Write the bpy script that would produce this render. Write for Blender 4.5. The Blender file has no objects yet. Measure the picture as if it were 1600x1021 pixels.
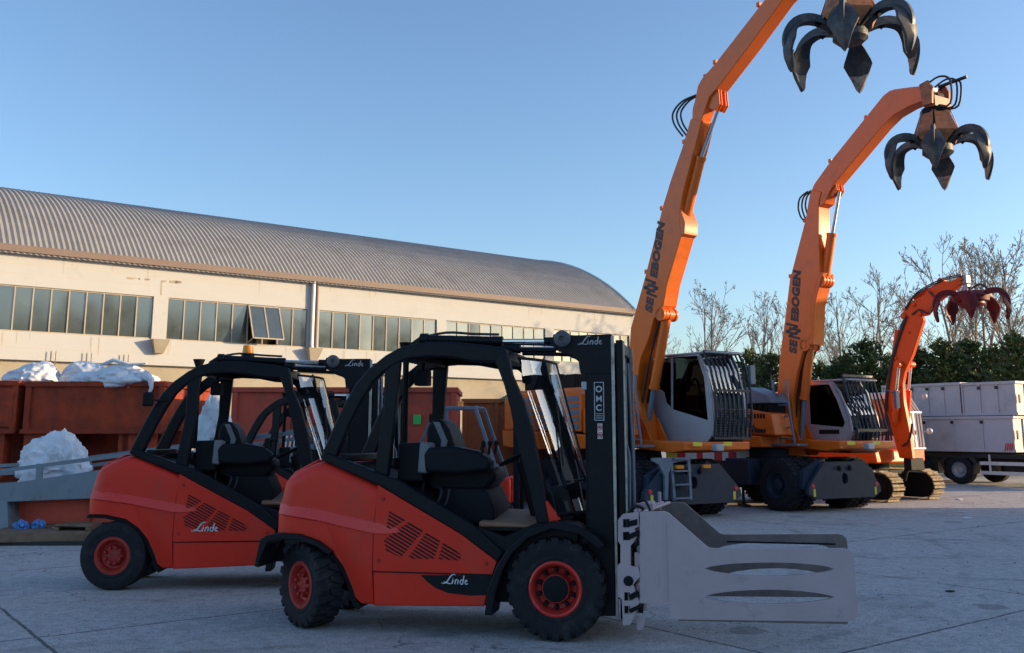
import bpy, math, random
from mathutils import Vector, Matrix, Quaternion
from mathutils.geometry import tessellate_polygon
from mathutils import noise as mnoise
R = math.radians
random.seed(7)
sc = bpy.context.scene
COL = sc.collection
# ------------------------------------------------------------------ camera, sky, sun, exposure
cam_d = bpy.data.cameras.new('camera'); cam = bpy.data.objects.new('camera', cam_d); COL.objects.link(cam)
cam.location = (0, 0, 1.70); cam.rotation_euler = (R(90) + math.atan(254/1480), 0, 0)
cam_d.sensor_width = 36.0; cam_d.lens = 1480/1600*36.0; cam_d.shift_y = -89.5/1600
cam_d.clip_start = 0.1; cam_d.clip_end = 3000
sc.camera = cam
SUN_EL, SUN_AZ = 11.0, 1.0            # azimuth measured from +X towards +Y
world = bpy.data.worlds.new('World'); sc.world = world; world.use_nodes = True
nt = world.node_tree; nt.nodes.clear()
sky = nt.nodes.new('ShaderNodeTexSky'); sky.sky_type = 'NISHITA'; sky.sun_disc = False
sky.sun_elevation = R(SUN_EL); sky.sun_rotation = R(90 - SUN_AZ)
sky.altitude = 100; sky.air_density = 1.0; sky.dust_density = 1.3; sky.ozone_density = 2.2
bg = nt.nodes.new('ShaderNodeBackground'); bg.inputs[1].default_value = 0.15
wo = nt.nodes.new('ShaderNodeOutputWorld')
tintn = nt.nodes.new('ShaderNodeMix'); tintn.data_type = 'RGBA'; tintn.blend_type = 'MULTIPLY'; tintn.inputs[0].default_value = 1.0; tintn.inputs[7].default_value = (0.90,0.965,1.055,1)
nt.links.new(sky.outputs[0], tintn.inputs[6]); nt.links.new(tintn.outputs[2], bg.inputs[0]); nt.links.new(bg.outputs[0], wo.inputs[0])
sd = bpy.data.lights.new('sun', 'SUN'); sd.energy = 3.8; sd.angle = R(0.5); sd.color = (1.0, 0.73, 0.42)
so = bpy.data.objects.new('sun', sd); COL.objects.link(so)
sv = Vector((math.cos(R(SUN_AZ))*math.cos(R(SUN_EL)), math.sin(R(SUN_AZ))*math.cos(R(SUN_EL)), math.sin(R(SUN_EL))))
so.rotation_euler = sv.to_track_quat('Z', 'Y').to_euler()
sc.view_settings.view_transform = 'Standard'; sc.view_settings.look = 'None'
sc.view_settings.exposure = 0.90; sc.view_settings.gamma = 1.0
sc.render.engine = 'CYCLES'
sc.cycles.transparent_max_bounces = 32

# ------------------------------------------------------------------ materials
def N(nt, t, **kw):
    n = nt.nodes.new(t)
    for k, v in kw.items(): setattr(n, k, v)
    return n
def mat(name, col, rough=0.5, metal=0.0, var=0.12, scale=6.0, bump=0.0, bscale=40.0, dirt=None, damt=0.5, dscale=3.0, spec=0.5, coat=0.0, detail=6.0):
    m = bpy.data.materials.new(name); m.use_nodes = True
    nt = m.node_tree; b = nt.nodes['Principled BSDF']
    tc = N(nt, 'ShaderNodeTexCoord')
    nz = N(nt, 'ShaderNodeTexNoise'); nz.inputs['Scale'].default_value = scale; nz.inputs['Detail'].default_value = detail
    nz.inputs['Roughness'].default_value = 0.65
    nt.links.new(tc.outputs['Object'], nz.inputs['Vector'])
    cr = N(nt, 'ShaderNodeValToRGB')
    cr.color_ramp.elements[0].position = 0.3; cr.color_ramp.elements[1].position = 0.7
    cr.color_ramp.elements[0].color = tuple(c*(1-var) for c in col) + (1,)
    cr.color_ramp.elements[1].color = tuple(min(1, c*(1+var)) for c in col) + (1,)
    nt.links.new(nz.outputs[0], cr.inputs[0])
    out = cr.outputs[0]
    if dirt:
        n2 = N(nt, 'ShaderNodeTexNoise'); n2.inputs['Scale'].default_value = dscale; n2.inputs['Detail'].default_value = 10
        n2.inputs['Roughness'].default_value = 0.7; nt.links.new(tc.outputs['Object'], n2.inputs['Vector'])
        c2 = N(nt, 'ShaderNodeValToRGB'); c2.color_ramp.elements[0].position = 0.62-0.25*damt; c2.color_ramp.elements[1].position = 0.78-0.1*damt
        nt.links.new(n2.outputs[0], c2.inputs[0])
        mx = N(nt, 'ShaderNodeMix', data_type='RGBA'); nt.links.new(c2.outputs[0], mx.inputs[0])
        nt.links.new(out, mx.inputs[6]); mx.inputs[7].default_value = tuple(dirt)+(1,)
        out = mx.outputs[2]
    nt.links.new(out, b.inputs['Base Color'])
    rr = N(nt, 'ShaderNodeMapRange'); rr.inputs[3].default_value = max(0.02, rough-0.1); rr.inputs[4].default_value = min(1, rough+0.12)
    nt.links.new(nz.outputs[0], rr.inputs[0]); nt.links.new(rr.outputs[0], b.inputs['Roughness'])
    b.inputs['Metallic'].default_value = metal; b.inputs['Specular IOR Level'].default_value = spec
    if coat: b.inputs['Coat Weight'].default_value = coat; b.inputs['Coat Roughness'].default_value = 0.12
    if bump:
        n3 = N(nt, 'ShaderNodeTexNoise'); n3.inputs['Scale'].default_value = bscale; n3.inputs['Detail'].default_value = 6
        nt.links.new(tc.outputs['Object'], n3.inputs['Vector'])
        bp = N(nt, 'ShaderNodeBump'); bp.inputs['Strength'].default_value = bump; bp.inputs['Distance'].default_value = 0.02
        nt.links.new(n3.outputs[0], bp.inputs['Height']); nt.links.new(bp.outputs[0], b.inputs['Normal'])
    return m
def glass_mat(name, tint=(0.85,0.92,0.9), refl=1.45, rough=0.02, amt=1.0):
    m = bpy.data.materials.new(name); m.use_nodes = True; nt = m.node_tree; nt.nodes.clear()
    o = N(nt, 'ShaderNodeOutputMaterial'); mx = N(nt, 'ShaderNodeMixShader')
    fr = N(nt, 'ShaderNodeFresnel'); fr.inputs[0].default_value = refl
    tr = N(nt, 'ShaderNodeBsdfTransparent'); tr.inputs[0].default_value = tint+(1,)
    gl = N(nt, 'ShaderNodeBsdfGlossy'); gl.inputs['Roughness'].default_value = rough
    ge = N(nt, 'ShaderNodeNewGeometry'); m1 = N(nt, 'ShaderNodeMath', operation='MULTIPLY_ADD'); m1.inputs[1].default_value = -2.0; m1.inputs[2].default_value = 1.0; nt.links.new(ge.outputs['Backfacing'], m1.inputs[0])
    m2 = N(nt, 'ShaderNodeMath', operation='POWER'); m2.inputs[0].default_value = refl; nt.links.new(m1.outputs[0], m2.inputs[1]); nt.links.new(m2.outputs[0], fr.inputs[0])
    mu = N(nt, 'ShaderNodeMath', operation='MULTIPLY'); mu.inputs[1].default_value = amt; nt.links.new(fr.outputs[0], mu.inputs[0])
    nt.links.new(mu.outputs[0], mx.inputs[0]); nt.links.new(tr.outputs[0], mx.inputs[1]); nt.links.new(gl.outputs[0], mx.inputs[2])
    nt.links.new(mx.outputs[0], o.inputs[0]); return m
M = {}
M['red'] = mat('red_paint', (0.78,0.030,0.010), 0.38, 0, 0.07, 3, dirt=(0.56,0.055,0.03), damt=0.45, dscale=2.6, coat=0.0, spec=0.35, detail=9.0)
M['redtrim'] = mat('red_stripe', (0.80,0.03,0.016), 0.28, 0, 0.05, 3, spec=0.6)
M['rimred'] = mat('red_rim_paint', (0.42,0.018,0.010), 0.5, 0, 0.2, 12, dirt=(0.10,0.03,0.02), damt=0.4, dscale=14)
M['black'] = mat('black_paint', (0.006,0.007,0.011), 0.42, 0, 0.2, 6, dirt=(0.014,0.014,0.016), damt=0.3, dscale=7, spec=0.22)
M['blackm'] = mat('black_matt', (0.007,0.007,0.009), 0.7, 0, 0.25, 10, spec=0.25)
M['seatm'] = mat('black_vinyl', (0.007,0.008,0.012), 0.55, 0, 0.2, 14, bump=0.1, spec=0.2)
M['rubber'] = mat('tyre_rubber', (0.017,0.017,0.021), 0.8, 0, 0.35, 14, bump=0.25, bscale=60, spec=0.3, dirt=(0.050,0.048,0.050), damt=0.35, dscale=6)
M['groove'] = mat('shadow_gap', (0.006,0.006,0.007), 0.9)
M['chrome'] = mat('chrome', (0.75,0.77,0.8), 0.13, 1.0, 0.05)
M['steel'] = mat('bare_steel', (0.42,0.40,0.37), 0.38, 0.85, 0.25, 12, dirt=(0.13,0.10,0.08), damt=0.4, dscale=8)
M['discgrey'] = mat('disc_grey_paint', (0.10,0.10,0.105), 0.5, 0, 0.15, 10)
M['seatgrey'] = mat('seat_grey_cloth', (0.20,0.205,0.22), 0.7, 0, 0.15, 16)
M['silver'] = mat('silver_plastic', (0.40,0.42,0.45), 0.4, 0.2, 0.08)
M['grey_mach'] = mat('machine_grey_paint', (0.50,0.385,0.39), 0.5, 0, 0.07, 3, spec=0.3, bump=0.05, bscale=25, dirt=(0.36,0.28,0.27), damt=0.25, dscale=5)
M['clampin'] = mat('clamp_inner_rubber', (0.20,0.155,0.135), 0.7, 0, 0.2, 9, dirt=(0.27,0.22,0.19), damt=0.5, dscale=5)
M['orange'] = mat('orange_paint', (0.80,0.150,0.008), 0.36, 0, 0.05, 3, dirt=(0.60,0.12,0.012), damt=0.3, dscale=2.5, spec=0.5, coat=0.12)
M['orange2'] = mat('orange_red_paint', (0.76,0.095,0.008), 0.42, 0, 0.1, 4, dirt=(0.40,0.06,0.015), damt=0.35, dscale=4, spec=0.25)
M['rustor'] = mat('worn_orange_paint', (0.44,0.15,0.05), 0.55, 0, 0.2, 6, dirt=(0.12,0.055,0.035), damt=0.7, dscale=5)
M['cabgrey'] = mat('cab_grey_paint', (0.36,0.37,0.40), 0.4, 0, 0.06, 3, dirt=(0.25,0.24,0.23), damt=0.2, coat=0.15)
M['under'] = mat('undercarriage_blue_grey', (0.026,0.040,0.062), 0.55, 0, 0.2, 5, spec=0.3, dirt=(0.040,0.048,0.06), damt=0.4, dscale=4)
M['guardm'] = mat('cab_guard_dark_paint', (0.018,0.026,0.040), 0.4, 0, 0.15, 6)
M['stepgrey'] = mat('step_blue_grey', (0.16,0.20,0.25), 0.5, 0.1, 0.15, 6)
M['tine'] = mat('tine_dark_steel', (0.055,0.056,0.062), 0.5, 0.35, 0.35, 9, bump=0.15, bscale=30, dirt=(0.17,0.14,0.11), damt=0.55, dscale=4)
M['tinew'] = mat('tine_worn_steel', (0.42,0.34,0.25), 0.42, 0.5, 0.3, 6, dirt=(0.06,0.05,0.045), damt=0.5, dscale=5)
M['maroon'] = mat('maroon_tine', (0.15,0.012,0.014), 0.5, 0.0, 0.2, 6, spec=0.3, dirt=(0.10,0.03,0.02), damt=0.4, dscale=6)
M['hose'] = mat('hydraulic_hose', (0.012,0.013,0.016), 0.45)
M['rustred'] = mat('rusty_red_container', (0.42,0.062,0.026), 0.65, 0, 0.2, 2.5, bump=0.08, bscale=12, spec=.12, dirt=(0.15,0.042,0.028), damt=0.85, dscale=2.2)
M['brick'] = mat('red_container_paint', (0.52,0.07,0.035), 0.65, 0, 0.10, 2.5, dirt=(0.20,0.05,0.03), damt=0.5, dscale=2.2)
M['skipred'] = mat('skip_red_paint', (0.78,0.10,0.045), 0.6, 0, 0.12, 3, dirt=(0.35,0.06,0.035), damt=0.5, dscale=3)
M['orbrown'] = mat('orange_brown_container', (0.45,0.13,0.035), 0.6, 0, 0.15, 3, dirt=(0.18,0.07,0.03), damt=0.6, dscale=3)
M['ramp'] = mat('ramp_blue_grey_paint', (0.20,0.245,0.275), 0.5, 0, 0.1, 3, dirt=(0.14,0.10,0.07), damt=0.25, dscale=3.5)
M['bag'] = mat('white_woven_sack', (0.74,0.76,0.80), 0.75, 0, 0.05, 6, bump=0.12, bscale=8, dirt=(0.42,0.41,0.42), damt=0.4, dscale=4)
M['bluebag'] = mat('blue_plastic_bag', (0.10,0.27,0.62), 0.4, 0, 0.3, 14)
M['card'] = mat('brown_cardboard', (0.24,0.15,0.095), 0.8, 0, 0.2, 6, dirt=(0.10,0.07,0.05), damt=0.5, dscale=5)
M['mat_brown'] = mat('brown_rubber_mat', (0.30,0.15,0.085), 0.7, 0, 0.15, 12)
M['cream'] = mat('cream_render', (0.47,0.47,0.46), 0.85, 0, 0.03, 1.2, bump=0.05, bscale=20, dirt=(0.41,0.395,0.365), damt=0.25, dscale=0.9)
M['cream2'] = mat('stained_concrete', (0.38,0.33,0.25), 0.9, 0, 0.1, 1.2, bump=0.1, bscale=12, dirt=(0.30,0.25,0.17), damt=0.6, dscale=0.8)
M['roofm'] = mat('fibre_cement_roof', (0.245,0.240,0.240), 0.85, 0, 0.10, 1.2, dirt=(0.17,0.165,0.16), damt=0.4, dscale=0.5, bump=0.05)
M['gutter'] = mat('brown_gutter', (0.20,0.145,0.12), 0.6, 0, 0.08, 2)
M['pipe'] = mat('pale_downpipe', (0.55,0.55,0.55), 0.5, 0.2, 0.1, 4)
M['mull'] = mat('window_frame_tan', (0.40,0.34,0.25), 0.6, 0, 0.1, 4)
M['pane'] = mat('window_pane', (0.06,0.075,0.07), 0.06, 0.0, 0.15, 1.5, spec=0.5)
M['pane'].node_tree.nodes['Principled BSDF'].inputs['IOR'].default_value = 2.3
M['glass'] = glass_mat('clear_glass', (0.86,0.88,0.88), 1.3, .02, 0.04)
M['glassd'] = glass_mat('tinted_glass', (0.03,0.04,0.04), 1.4, .02, 0.3)
M['glassw'] = glass_mat('windscreen_glass', (0.78,0.83,0.86), 2.9)
M['mirror'] = mat('mirror_glass', (0.7,0.7,0.7), 0.05, 1.0, 0.02)
M['whitet'] = mat('white_lettering', (0.75,0.76,0.78), 0.5, 0, 0.03)
M['greyt'] = mat('grey_lettering', (0.50,0.50,0.52), 0.5, 0, 0.03)
M['blackt'] = mat('black_lettering', (0.045,0.036,0.04), 0.5, 0, 0.05)
M['amber'] = mat('amber_lens', (1.0,0.30,0.01), 0.3, 0, 0.05, 10)
M['yellow'] = mat('yellow_sticker', (0.75,0.62,0.05), 0.5, 0, 0.08)
M['yelpaint'] = mat('yellow_green_paint', (0.42,0.36,0.08), 0.55, 0, 0.2, 4, dirt=(0.25,0.12,0.06), damt=0.5, dscale=3)
M['green'] = mat('green_sticker', (0.05,0.55,0.12), 0.5, 0, 0.05)
M['greennet'] = mat('green_net', (0.05,0.16,0.045), 0.8, 0, 0.3, 9)
M['reds'] = mat('red_sticker', (0.70,0.03,0.03), 0.45, 0, 0.08)
M['wht'] = mat('white_board', (0.80,0.78,0.72), 0.4, 0, 0.04)
M['trailer'] = mat('pale_grey_container', (0.50,0.47,0.50), 0.55, 0, 0.06, 2, dirt=(0.36,0.33,0.33), damt=0.35, dscale=1.2)
M['chassis'] = mat('truck_chassis_black', (0.02,0.02,0.022), 0.6, 0, 0.2, 5)
M['alu'] = mat('aluminium_rail', (0.66,0.64,0.64), 0.4, 0.4, 0.06)
M['trackm'] = mat('dusty_track_shoe', (0.30,0.225,0.14), 0.8, 0, 0.3, 12, dirt=(0.06,0.05,0.04), damt=0.65, dscale=9)
M['bark'] = mat('grey_bark', (0.24,0.19,0.15), 0.9, 0, 0.25, 6)
M['leafdark'] = mat('evergreen_leaf', (0.045,0.080,0.022), 0.6, 0, 0.4, 1.3)
M['leafmid'] = mat('evergreen_leaf_light', (0.10,0.14,0.035), 0.6, 0, 0.4, 1.3)
M['deadleaf'] = mat('withered_leaf', (0.16,0.085,0.04), 0.8, 0, 0.3, 3)
M['hillm'] = mat('hill_scrub', (0.05,0.055,0.045), 0.9, 0, 0.3, 0.02)
M['shedm'] = mat('shed_wall', (0.35,0.32,0.28), 0.85, 0, 0.1, 0.8)

# ------------------------------------------------------------------ mesh builder
class MB:
    def __init__(s, m=None): s.v = []; s.f = []; s.m = m if m is not None else Matrix.Identity(4)
    def add(s, vs, fs):
        k = len(s.v); s.v += [s.m @ Vector(p) for p in vs]; s.f += [[i+k for i in f] for f in fs]; return s
    def box(s, x0, x1, y0, y1, z0, z1):
        vs = [(x,y,z) for x in (x0,x1) for y in (y0,y1) for z in (z0,z1)]
        return s.add(vs, [(0,1,3,2),(4,6,7,5),(0,4,5,1),(2,3,7,6),(0,2,6,4),(1,5,7,3)])
    def prism(s, pts, y0, y1, holes=()):
        n = len(pts); area = sum(pts[i][0]*pts[(i+1)%n][1]-pts[(i+1)%n][0]*pts[i][1] for i in range(n))
        if area < 0: pts = pts[::-1]
        if not holes:
            vs = [(p[0],y0,p[1]) for p in pts] + [(p[0],y1,p[1]) for p in pts]
            fs = [list(range(n)), list(range(2*n-1,n-1,-1))] + [[(i+1)%n, i, n+i, n+(i+1)%n] for i in range(n)]
            return s.add(vs, fs)
        loops = [list(pts)] + [list(h) for h in holes]
        flat = [p for l in loops for p in l]; T = len(flat)
        tris = tessellate_polygon([[Vector((p[0],p[1],0)) for p in l] for l in loops])
        vs = [(p[0],y0,p[1]) for p in flat] + [(p[0],y1,p[1]) for p in flat]; fs = []
        for t in tris:
            a,b,c = [flat[i] for i in t]
            ar = (b[0]-a[0])*(c[1]-a[1])-(c[0]-a[0])*(b[1]-a[1])
            t = list(t) if ar > 0 else list(t)[::-1]
            fs.append(t); fs.append([i+T for i in t[::-1]])
        k = 0
        for l in loops:
            n = len(l); ar = sum(l[i][0]*l[(i+1)%n][1]-l[(i+1)%n][0]*l[i][1] for i in range(n))
            for i in range(n):
                a, b = k+i, k+(i+1)%n
                q = [b,a,a+T,b+T]
                if (ar < 0) != (l is not loops[0]) : pass
                fs.append(q if (l is loops[0]) == (ar > 0) else q[::-1])
            k += n
        return s.add(vs, fs)
    def plate(s, a, b, c, d, t=0.01):   # thin slab from four corner points
        a,b,c,d = map(Vector,(a,b,c,d)); n = (b-a).cross(d-a).normalized()*t
        vs = [a,b,c,d,a+n,b+n,c+n,d+n]
        return s.add(vs, [(3,2,1,0),(4,5,6,7),(0,1,5,4),(1,2,6,5),(2,3,7,6),(3,0,4,7)])
    def tube(s, path, r, n=8, cap=True, flat=1.0):
        P = [Vector(p) for p in path]; k = len(P); rs = r if isinstance(r,(list,tuple)) else [r]*k
        up = Vector((0,0,1)); vs = []; fs = []; prev = None
        for i,p in enumerate(P):
            d = (P[min(i+1,k-1)]-P[max(i-1,0)]).normalized()
            if prev is None:
                a = d.cross(up)
                if a.length < 0.2: a = d.cross(Vector((0,1,0)))
            else: a = prev - d*prev.dot(d)
            a.normalize(); prev = a; b = d.cross(a)
            for j in range(n):
                t = 2*math.pi*(j+0.5)/n; vs.append(p + a*math.cos(t)*rs[i] + b*math.sin(t)*rs[i]*flat)
        for i in range(k-1):
            for j in range(n): fs.append((i*n+j, (i+1)*n+j, (i+1)*n+(j+1)%n, i*n+(j+1)%n)[::-1])
        if cap: fs.append(list(range(n))[::-1]); fs.append([(k-1)*n+j for j in range(n)])
        if cap: fs[-2] = list(range(n)) ; fs[-1] = [(k-1)*n+j for j in range(n)][::-1]
        return s.add(vs, fs)
    def bar(s, p, q, w, h, side=(0,1,0)):  # rectangular bar, w along side, h across
        p,q = Vector(p),Vector(q); d = (q-p).normalized(); a = Vector(side); a = (a-d*a.dot(d)).normalized(); b = d.cross(a)
        vs = [o+a*sx*w/2+b*sy*h/2 for o in (p,q) for sx,sy in ((-1,-1),(1,-1),(1,1),(-1,1))]
        return s.add(vs, [(0,1,2,3),(7,6,5,4),(0,4,5,1),(1,5,6,2),(2,6,7,3),(3,7,4,0)])
    def lathe(s, prof, c=(0,0,0), n=32, axis='y'):   # prof (r, a): closed at both ends when r=0
        vs = []; fs = []; k = len(prof)
        for i in range(n):
            t = 2*math.pi*i/n
            for r,a in prof:
                x,z = r*math.cos(t), r*math.sin(t)
                v = {'y':(x,a,z),'z':(x,z,a),'x':(a,x,z)}[axis]
                vs.append((v[0]+c[0],v[1]+c[1],v[2]+c[2]))
        for i in range(n):
            for j in range(k-1): fs.append((i*k+j, ((i+1)%n)*k+j, ((i+1)%n)*k+j+1, i*k+j+1))
        return s.add(vs, fs)
    def ball(s, c, r, n=12, sq=(1,1,1)):
        return s.blob(c, (r*sq[0],r*sq[1],r*sq[2]), n)
    def blob(s, c, rad, n=12):
        vs = [(c[0],c[1],c[2]+rad[2])]; fs = []
        for i in range(1,n//2):
            p = math.pi*i/(n//2)
            for j in range(n):
                t = 2*math.pi*j/n; vs.append((c[0]+rad[0]*math.sin(p)*math.cos(t), c[1]+rad[1]*math.sin(p)*math.sin(t), c[2]+rad[2]*math.cos(p)))
        vs.append((c[0],c[1],c[2]-rad[2])); R_ = n//2-1
        for j in range(n): fs.append((0,1+j,1+(j+1)%n)); fs.append((len(vs)-1, 1+(R_-1)*n+(j+1)%n, 1+(R_-1)*n+j))
        for i in range(R_-1):
            for j in range(n): fs.append((1+i*n+j, 1+(i+1)*n+j, 1+(i+1)*n+(j+1)%n, 1+i*n+(j+1)%n))
        return s.add(vs, fs)
    def build(s, name, m, parent=None, bevel=0.0, smooth=35, seg=2, sub=0):
        me = bpy.data.meshes.new(name); me.from_pydata([tuple(v) for v in s.v], [], s.f)
        import bmesh
        bm = bmesh.new(); bm.from_mesh(me); bmesh.ops.remove_doubles(bm, verts=bm.verts, dist=1e-5)
        bmesh.ops.recalc_face_normals(bm, faces=bm.faces); bm.to_mesh(me); bm.free()
        ms = m if isinstance(m, (list,tuple)) else [m]
        for q in ms: me.materials.append(M[q] if isinstance(q,str) else q)
        if smooth:
            me.polygons.foreach_set('use_smooth', [True]*len(me.polygons)); me.set_sharp_from_angle(angle=R(smooth))
        o = bpy.data.objects.new(name, me); COL.objects.link(o)
        if parent: o.parent = parent
        if bevel:
            b = o.modifiers.new('bevel','BEVEL'); b.width = bevel; b.segments = seg; b.limit_method = 'ANGLE'; b.angle_limit = R(40); b.harden_normals = False
        if sub: q = o.modifiers.new('sub','SUBSURF'); q.levels = sub; q.render_levels = sub
        return o
def thing(name, label, cat, loc=(0,0,0), rz=0.0, group=None, scale=1.0):
    o = bpy.data.objects.new(name, None); COL.objects.link(o); o.location = loc; o.rotation_euler = (0,0,R(rz)); o.scale = (scale,)*3
    o['label'] = label; o['category'] = cat
    if group: o['group'] = group
    return o
def tag(o, label, cat, group=None, kind=None):
    o['label'] = label; o['category'] = cat
    if group: o['group'] = group
    if kind: o['kind'] = kind
    return o
def text_prism(s, size, shear=0.0, ext=0.002, spacing=1.0, bold=0.0):
    cu = bpy.data.curves.new('t','FONT'); cu.body = s; cu.size = size; cu.shear = shear; cu.extrude = ext; cu.space_character = spacing; cu.offset = bold; cu.resolution_u = 4
    o = bpy.data.objects.new('t', cu); COL.objects.link(o)
    me = bpy.data.meshes.new_from_object(o, depsgraph=bpy.context.evaluated_depsgraph_get())
    vs = [v.co.copy() for v in me.vertices]; fs = [list(p.vertices) for p in me.polygons]
    bpy.data.objects.remove(o); bpy.data.curves.remove(cu); bpy.data.meshes.remove(me)
    return vs, fs
def side_m(x, y, z, ang=0.0):   # text plane facing local -y at (x,y,z), rotated ang in that plane
    return Matrix.Translation((x,y,z)) @ Matrix(((1,0,0,0),(0,0,-1,0),(0,1,0,0),(0,0,0,1))) @ Matrix.Rotation(ang,4,'Z')
def linde_script(mb, x, y, z, w):  # flowing script name with a swash L, w = width
    k = w/5.0
    def st(pts, r): mb.tube([(x+a*k, y, z+b*k) for a,b in pts], [q*k for q in r] if isinstance(r,list) else r*k, n=6, flat=1)
    st([(-0.1,0.12),(0.3,0.02),(0.7,0.15),(1.1,0.55),(1.5,1.15),(1.9,1.55),(2.3,1.62),(2.45,1.45)],[.05,.07,.1,.13,.13,.1,.07,.04])
    st([(0.3,0.32),(0.7,0.22),(1.1,0.10),(1.5,0.02),(1.75,0.12)],[.05,.09,.1,.08,.05])
    st([(1.85,0.0),(2.05,0.75)],0.11)
    st([(1.98,0.98),(2.06,1.0)],0.09)
    st([(2.35,0.0),(2.52,0.75)],0.11); st([(2.5,0.55),(2.75,0.78),(2.95,0.65),(2.85,0.0)],0.10)
    st([(3.75,0.05),(3.45,0.0),(3.25,0.3),(3.45,0.7),(3.75,0.7)],0.10); st([(3.75,0.0),(4.0,1.45)],0.11)
    st([(4.1,0.35),(4.55,0.5),(4.5,0.72),(4.25,0.68),(4.12,0.3),(4.3,0.02),(4.7,0.1)],0.09)
def smooth_path(pts, n=4):
    P = [Vector(p) for p in pts]; out = []
    for i in range(len(P)-1):
        p0 = P[max(i-1,0)]; p1 = P[i]; p2 = P[i+1]; p3 = P[min(i+2,len(P)-1)]
        for k in range(n):
            t = k/n; out.append(0.5*((2*p1)+(p2-p0)*t+(2*p0-5*p1+4*p2-p3)*t*t+(3*p1-p0-3*p2+p3)*t**3))
    out.append(P[-1]); return out
def sp2(pts, n=4): return [(p[0],p[1]) for p in smooth_path([(a,b,0) for a,b in pts], n)]
# ------------------------------------------------------------------ ground
def wv0(nt, tc, L):
    a = N(nt,'ShaderNodeVectorMath', operation='ADD'); n = N(nt,'ShaderNodeTexNoise'); n.inputs['Scale'].default_value = 3.0; n.inputs['Detail'].default_value = 6
    s_ = N(nt,'ShaderNodeVectorMath', operation='SCALE'); s_.inputs['Scale'].default_value = 0.35
    L(tc.outputs['Object'], n.inputs['Vector']); L(n.outputs[1], s_.inputs[0]); L(tc.outputs['Object'], a.inputs[0]); L(s_.outputs[0], a.inputs[1]); return a.outputs[0]
def ground_material():
    m = bpy.data.materials.new('yard_concrete'); m.use_nodes = True; nt = m.node_tree; b = nt.nodes['Principled BSDF']
    L = nt.links.new
    tc = N(nt,'ShaderNodeTexCoord'); mp = N(nt,'ShaderNodeMapping'); mp.inputs['Rotation'].default_value = (0,0,R(-37)); L(tc.outputs['Object'], mp.inputs['Vector'])
    def noise(sc_, det=6, ro=0.6, src=None, dist=0):
        n = N(nt,'ShaderNodeTexNoise'); n.inputs['Scale'].default_value = sc_; n.inputs['Detail'].default_value = det; n.inputs['Roughness'].default_value = ro
        n.inputs['Distortion'].default_value = dist
        L(src or tc.outputs['Object'], n.inputs['Vector']); return n.outputs[0]
    def ramp(src, a, b_, ca=(0,0,0,1), cb=(1,1,1,1)):
        c = N(nt,'ShaderNodeValToRGB'); c.color_ramp.elements[0].position = a; c.color_ramp.elements[1].position = b_
        c.color_ramp.elements[0].color = ca; c.color_ramp.elements[1].color = cb; L(src, c.inputs[0]); return c.outputs[0]
    def mix(f, a, b_, mode='MIX'):
        x = N(nt,'ShaderNodeMix', data_type='RGBA', blend_type=mode)
        if isinstance(f,float): x.inputs[0].default_value = f
        else: L(f, x.inputs[0])
        for i,q in ((6,a),(7,b_)):
            if isinstance(q,tuple): x.inputs[i].default_value = q
            else: L(q, x.inputs[i])
        return x.outputs[2]
    def math_(op, a, b_=None, c=None):
        x = N(nt,'ShaderNodeMath', operation=op)
        for i,q in enumerate((a,b_,c)):
            if q is None: continue
            if isinstance(q,(int,float)): x.inputs[i].default_value = q
            else: L(q, x.inputs[i])
        return x.outputs[0]
    st = N(nt,'ShaderNodeMapping'); st.inputs['Scale'].default_value = (0.35,1.6,1); L(tc.outputs['Object'], st.inputs['Vector'])
    base = mix(ramp(noise(0.45,8,0.62),0.32,0.68), (0.38,0.36,0.35,1), (0.54,0.505,0.48,1))
    base = mix(ramp(noise(1.4,8,0.7,st.outputs[0],1.2),0.38,0.66), base, (0.46,0.43,0.41,1))
    base = mix(0.6, base, mix(ramp(noise(3.5,8,0.75,None,0.5),0.40,0.60), (0.25,0.235,0.23,1), (0.62,0.585,0.56,1)))
    grain = noise(60,4,0.7)
    base = mix(0.55, base, mix(ramp(noise(11,7,0.85,None,0.6),0.43,0.57), (0.17,0.16,0.165,1), (0.72,0.67,0.66,1)))
    base = mix(0.50, base, mix(ramp(grain,0.40,0.58), (0.17,0.16,0.155,1), (0.70,0.66,0.63,1)))
    fl = noise(24,2,0.5); base = mix(ramp(fl,0.66,0.72), base, (0.52,0.52,0.53,1))
    dk = noise(0.8,6,0.7,None,0.8); base = mix(math_('MULTIPLY', ramp(dk,0.54,0.68), 0.5), base, (0.17,0.165,0.165,1))
    # slab joints: a grid turned 37 degrees like the hall, slightly wobbled
    wob = N(nt,'ShaderNodeTexNoise'); wob.inputs['Scale'].default_value = 2.2; wob.inputs['Detail'].default_value = 5; L(mp.outputs[0], wob.inputs['Vector'])
    sx = N(nt,'ShaderNodeSeparateXYZ'); L(mp.outputs[0], sx.inputs[0])
    jit = math_('MULTIPLY', math_('SUBTRACT', wob.outputs[0], 0.5), 0.05)
    def joint(c, off, per):
        a = math_('ADD', math_('ADD', c, jit), off); fr = math_('FRACT', math_('DIVIDE', a, per))
        d = math_('MULTIPLY', math_('ABSOLUTE', math_('SUBTRACT', fr, 0.5)), per)   # distance from the joint
        return math_('GREATER_THAN', 0.016, d)
    wid = noise(5,3,0.6)
    j = math_('MAXIMUM', joint(sx.outputs[0], JX, JP), joint(sx.outputs[1], JY, JP))
    j = math_('MULTIPLY', j, ramp(wid,0.30,0.45))
    base = mix(math_('MULTIPLY', j, 0.85), base, (0.07,0.072,0.08,1))
    # curved tyre marks and oil spots
    pos = N(nt,'ShaderNodeSeparateXYZ'); L(tc.outputs['Object'], pos.inputs[0])
    tm = None
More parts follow.
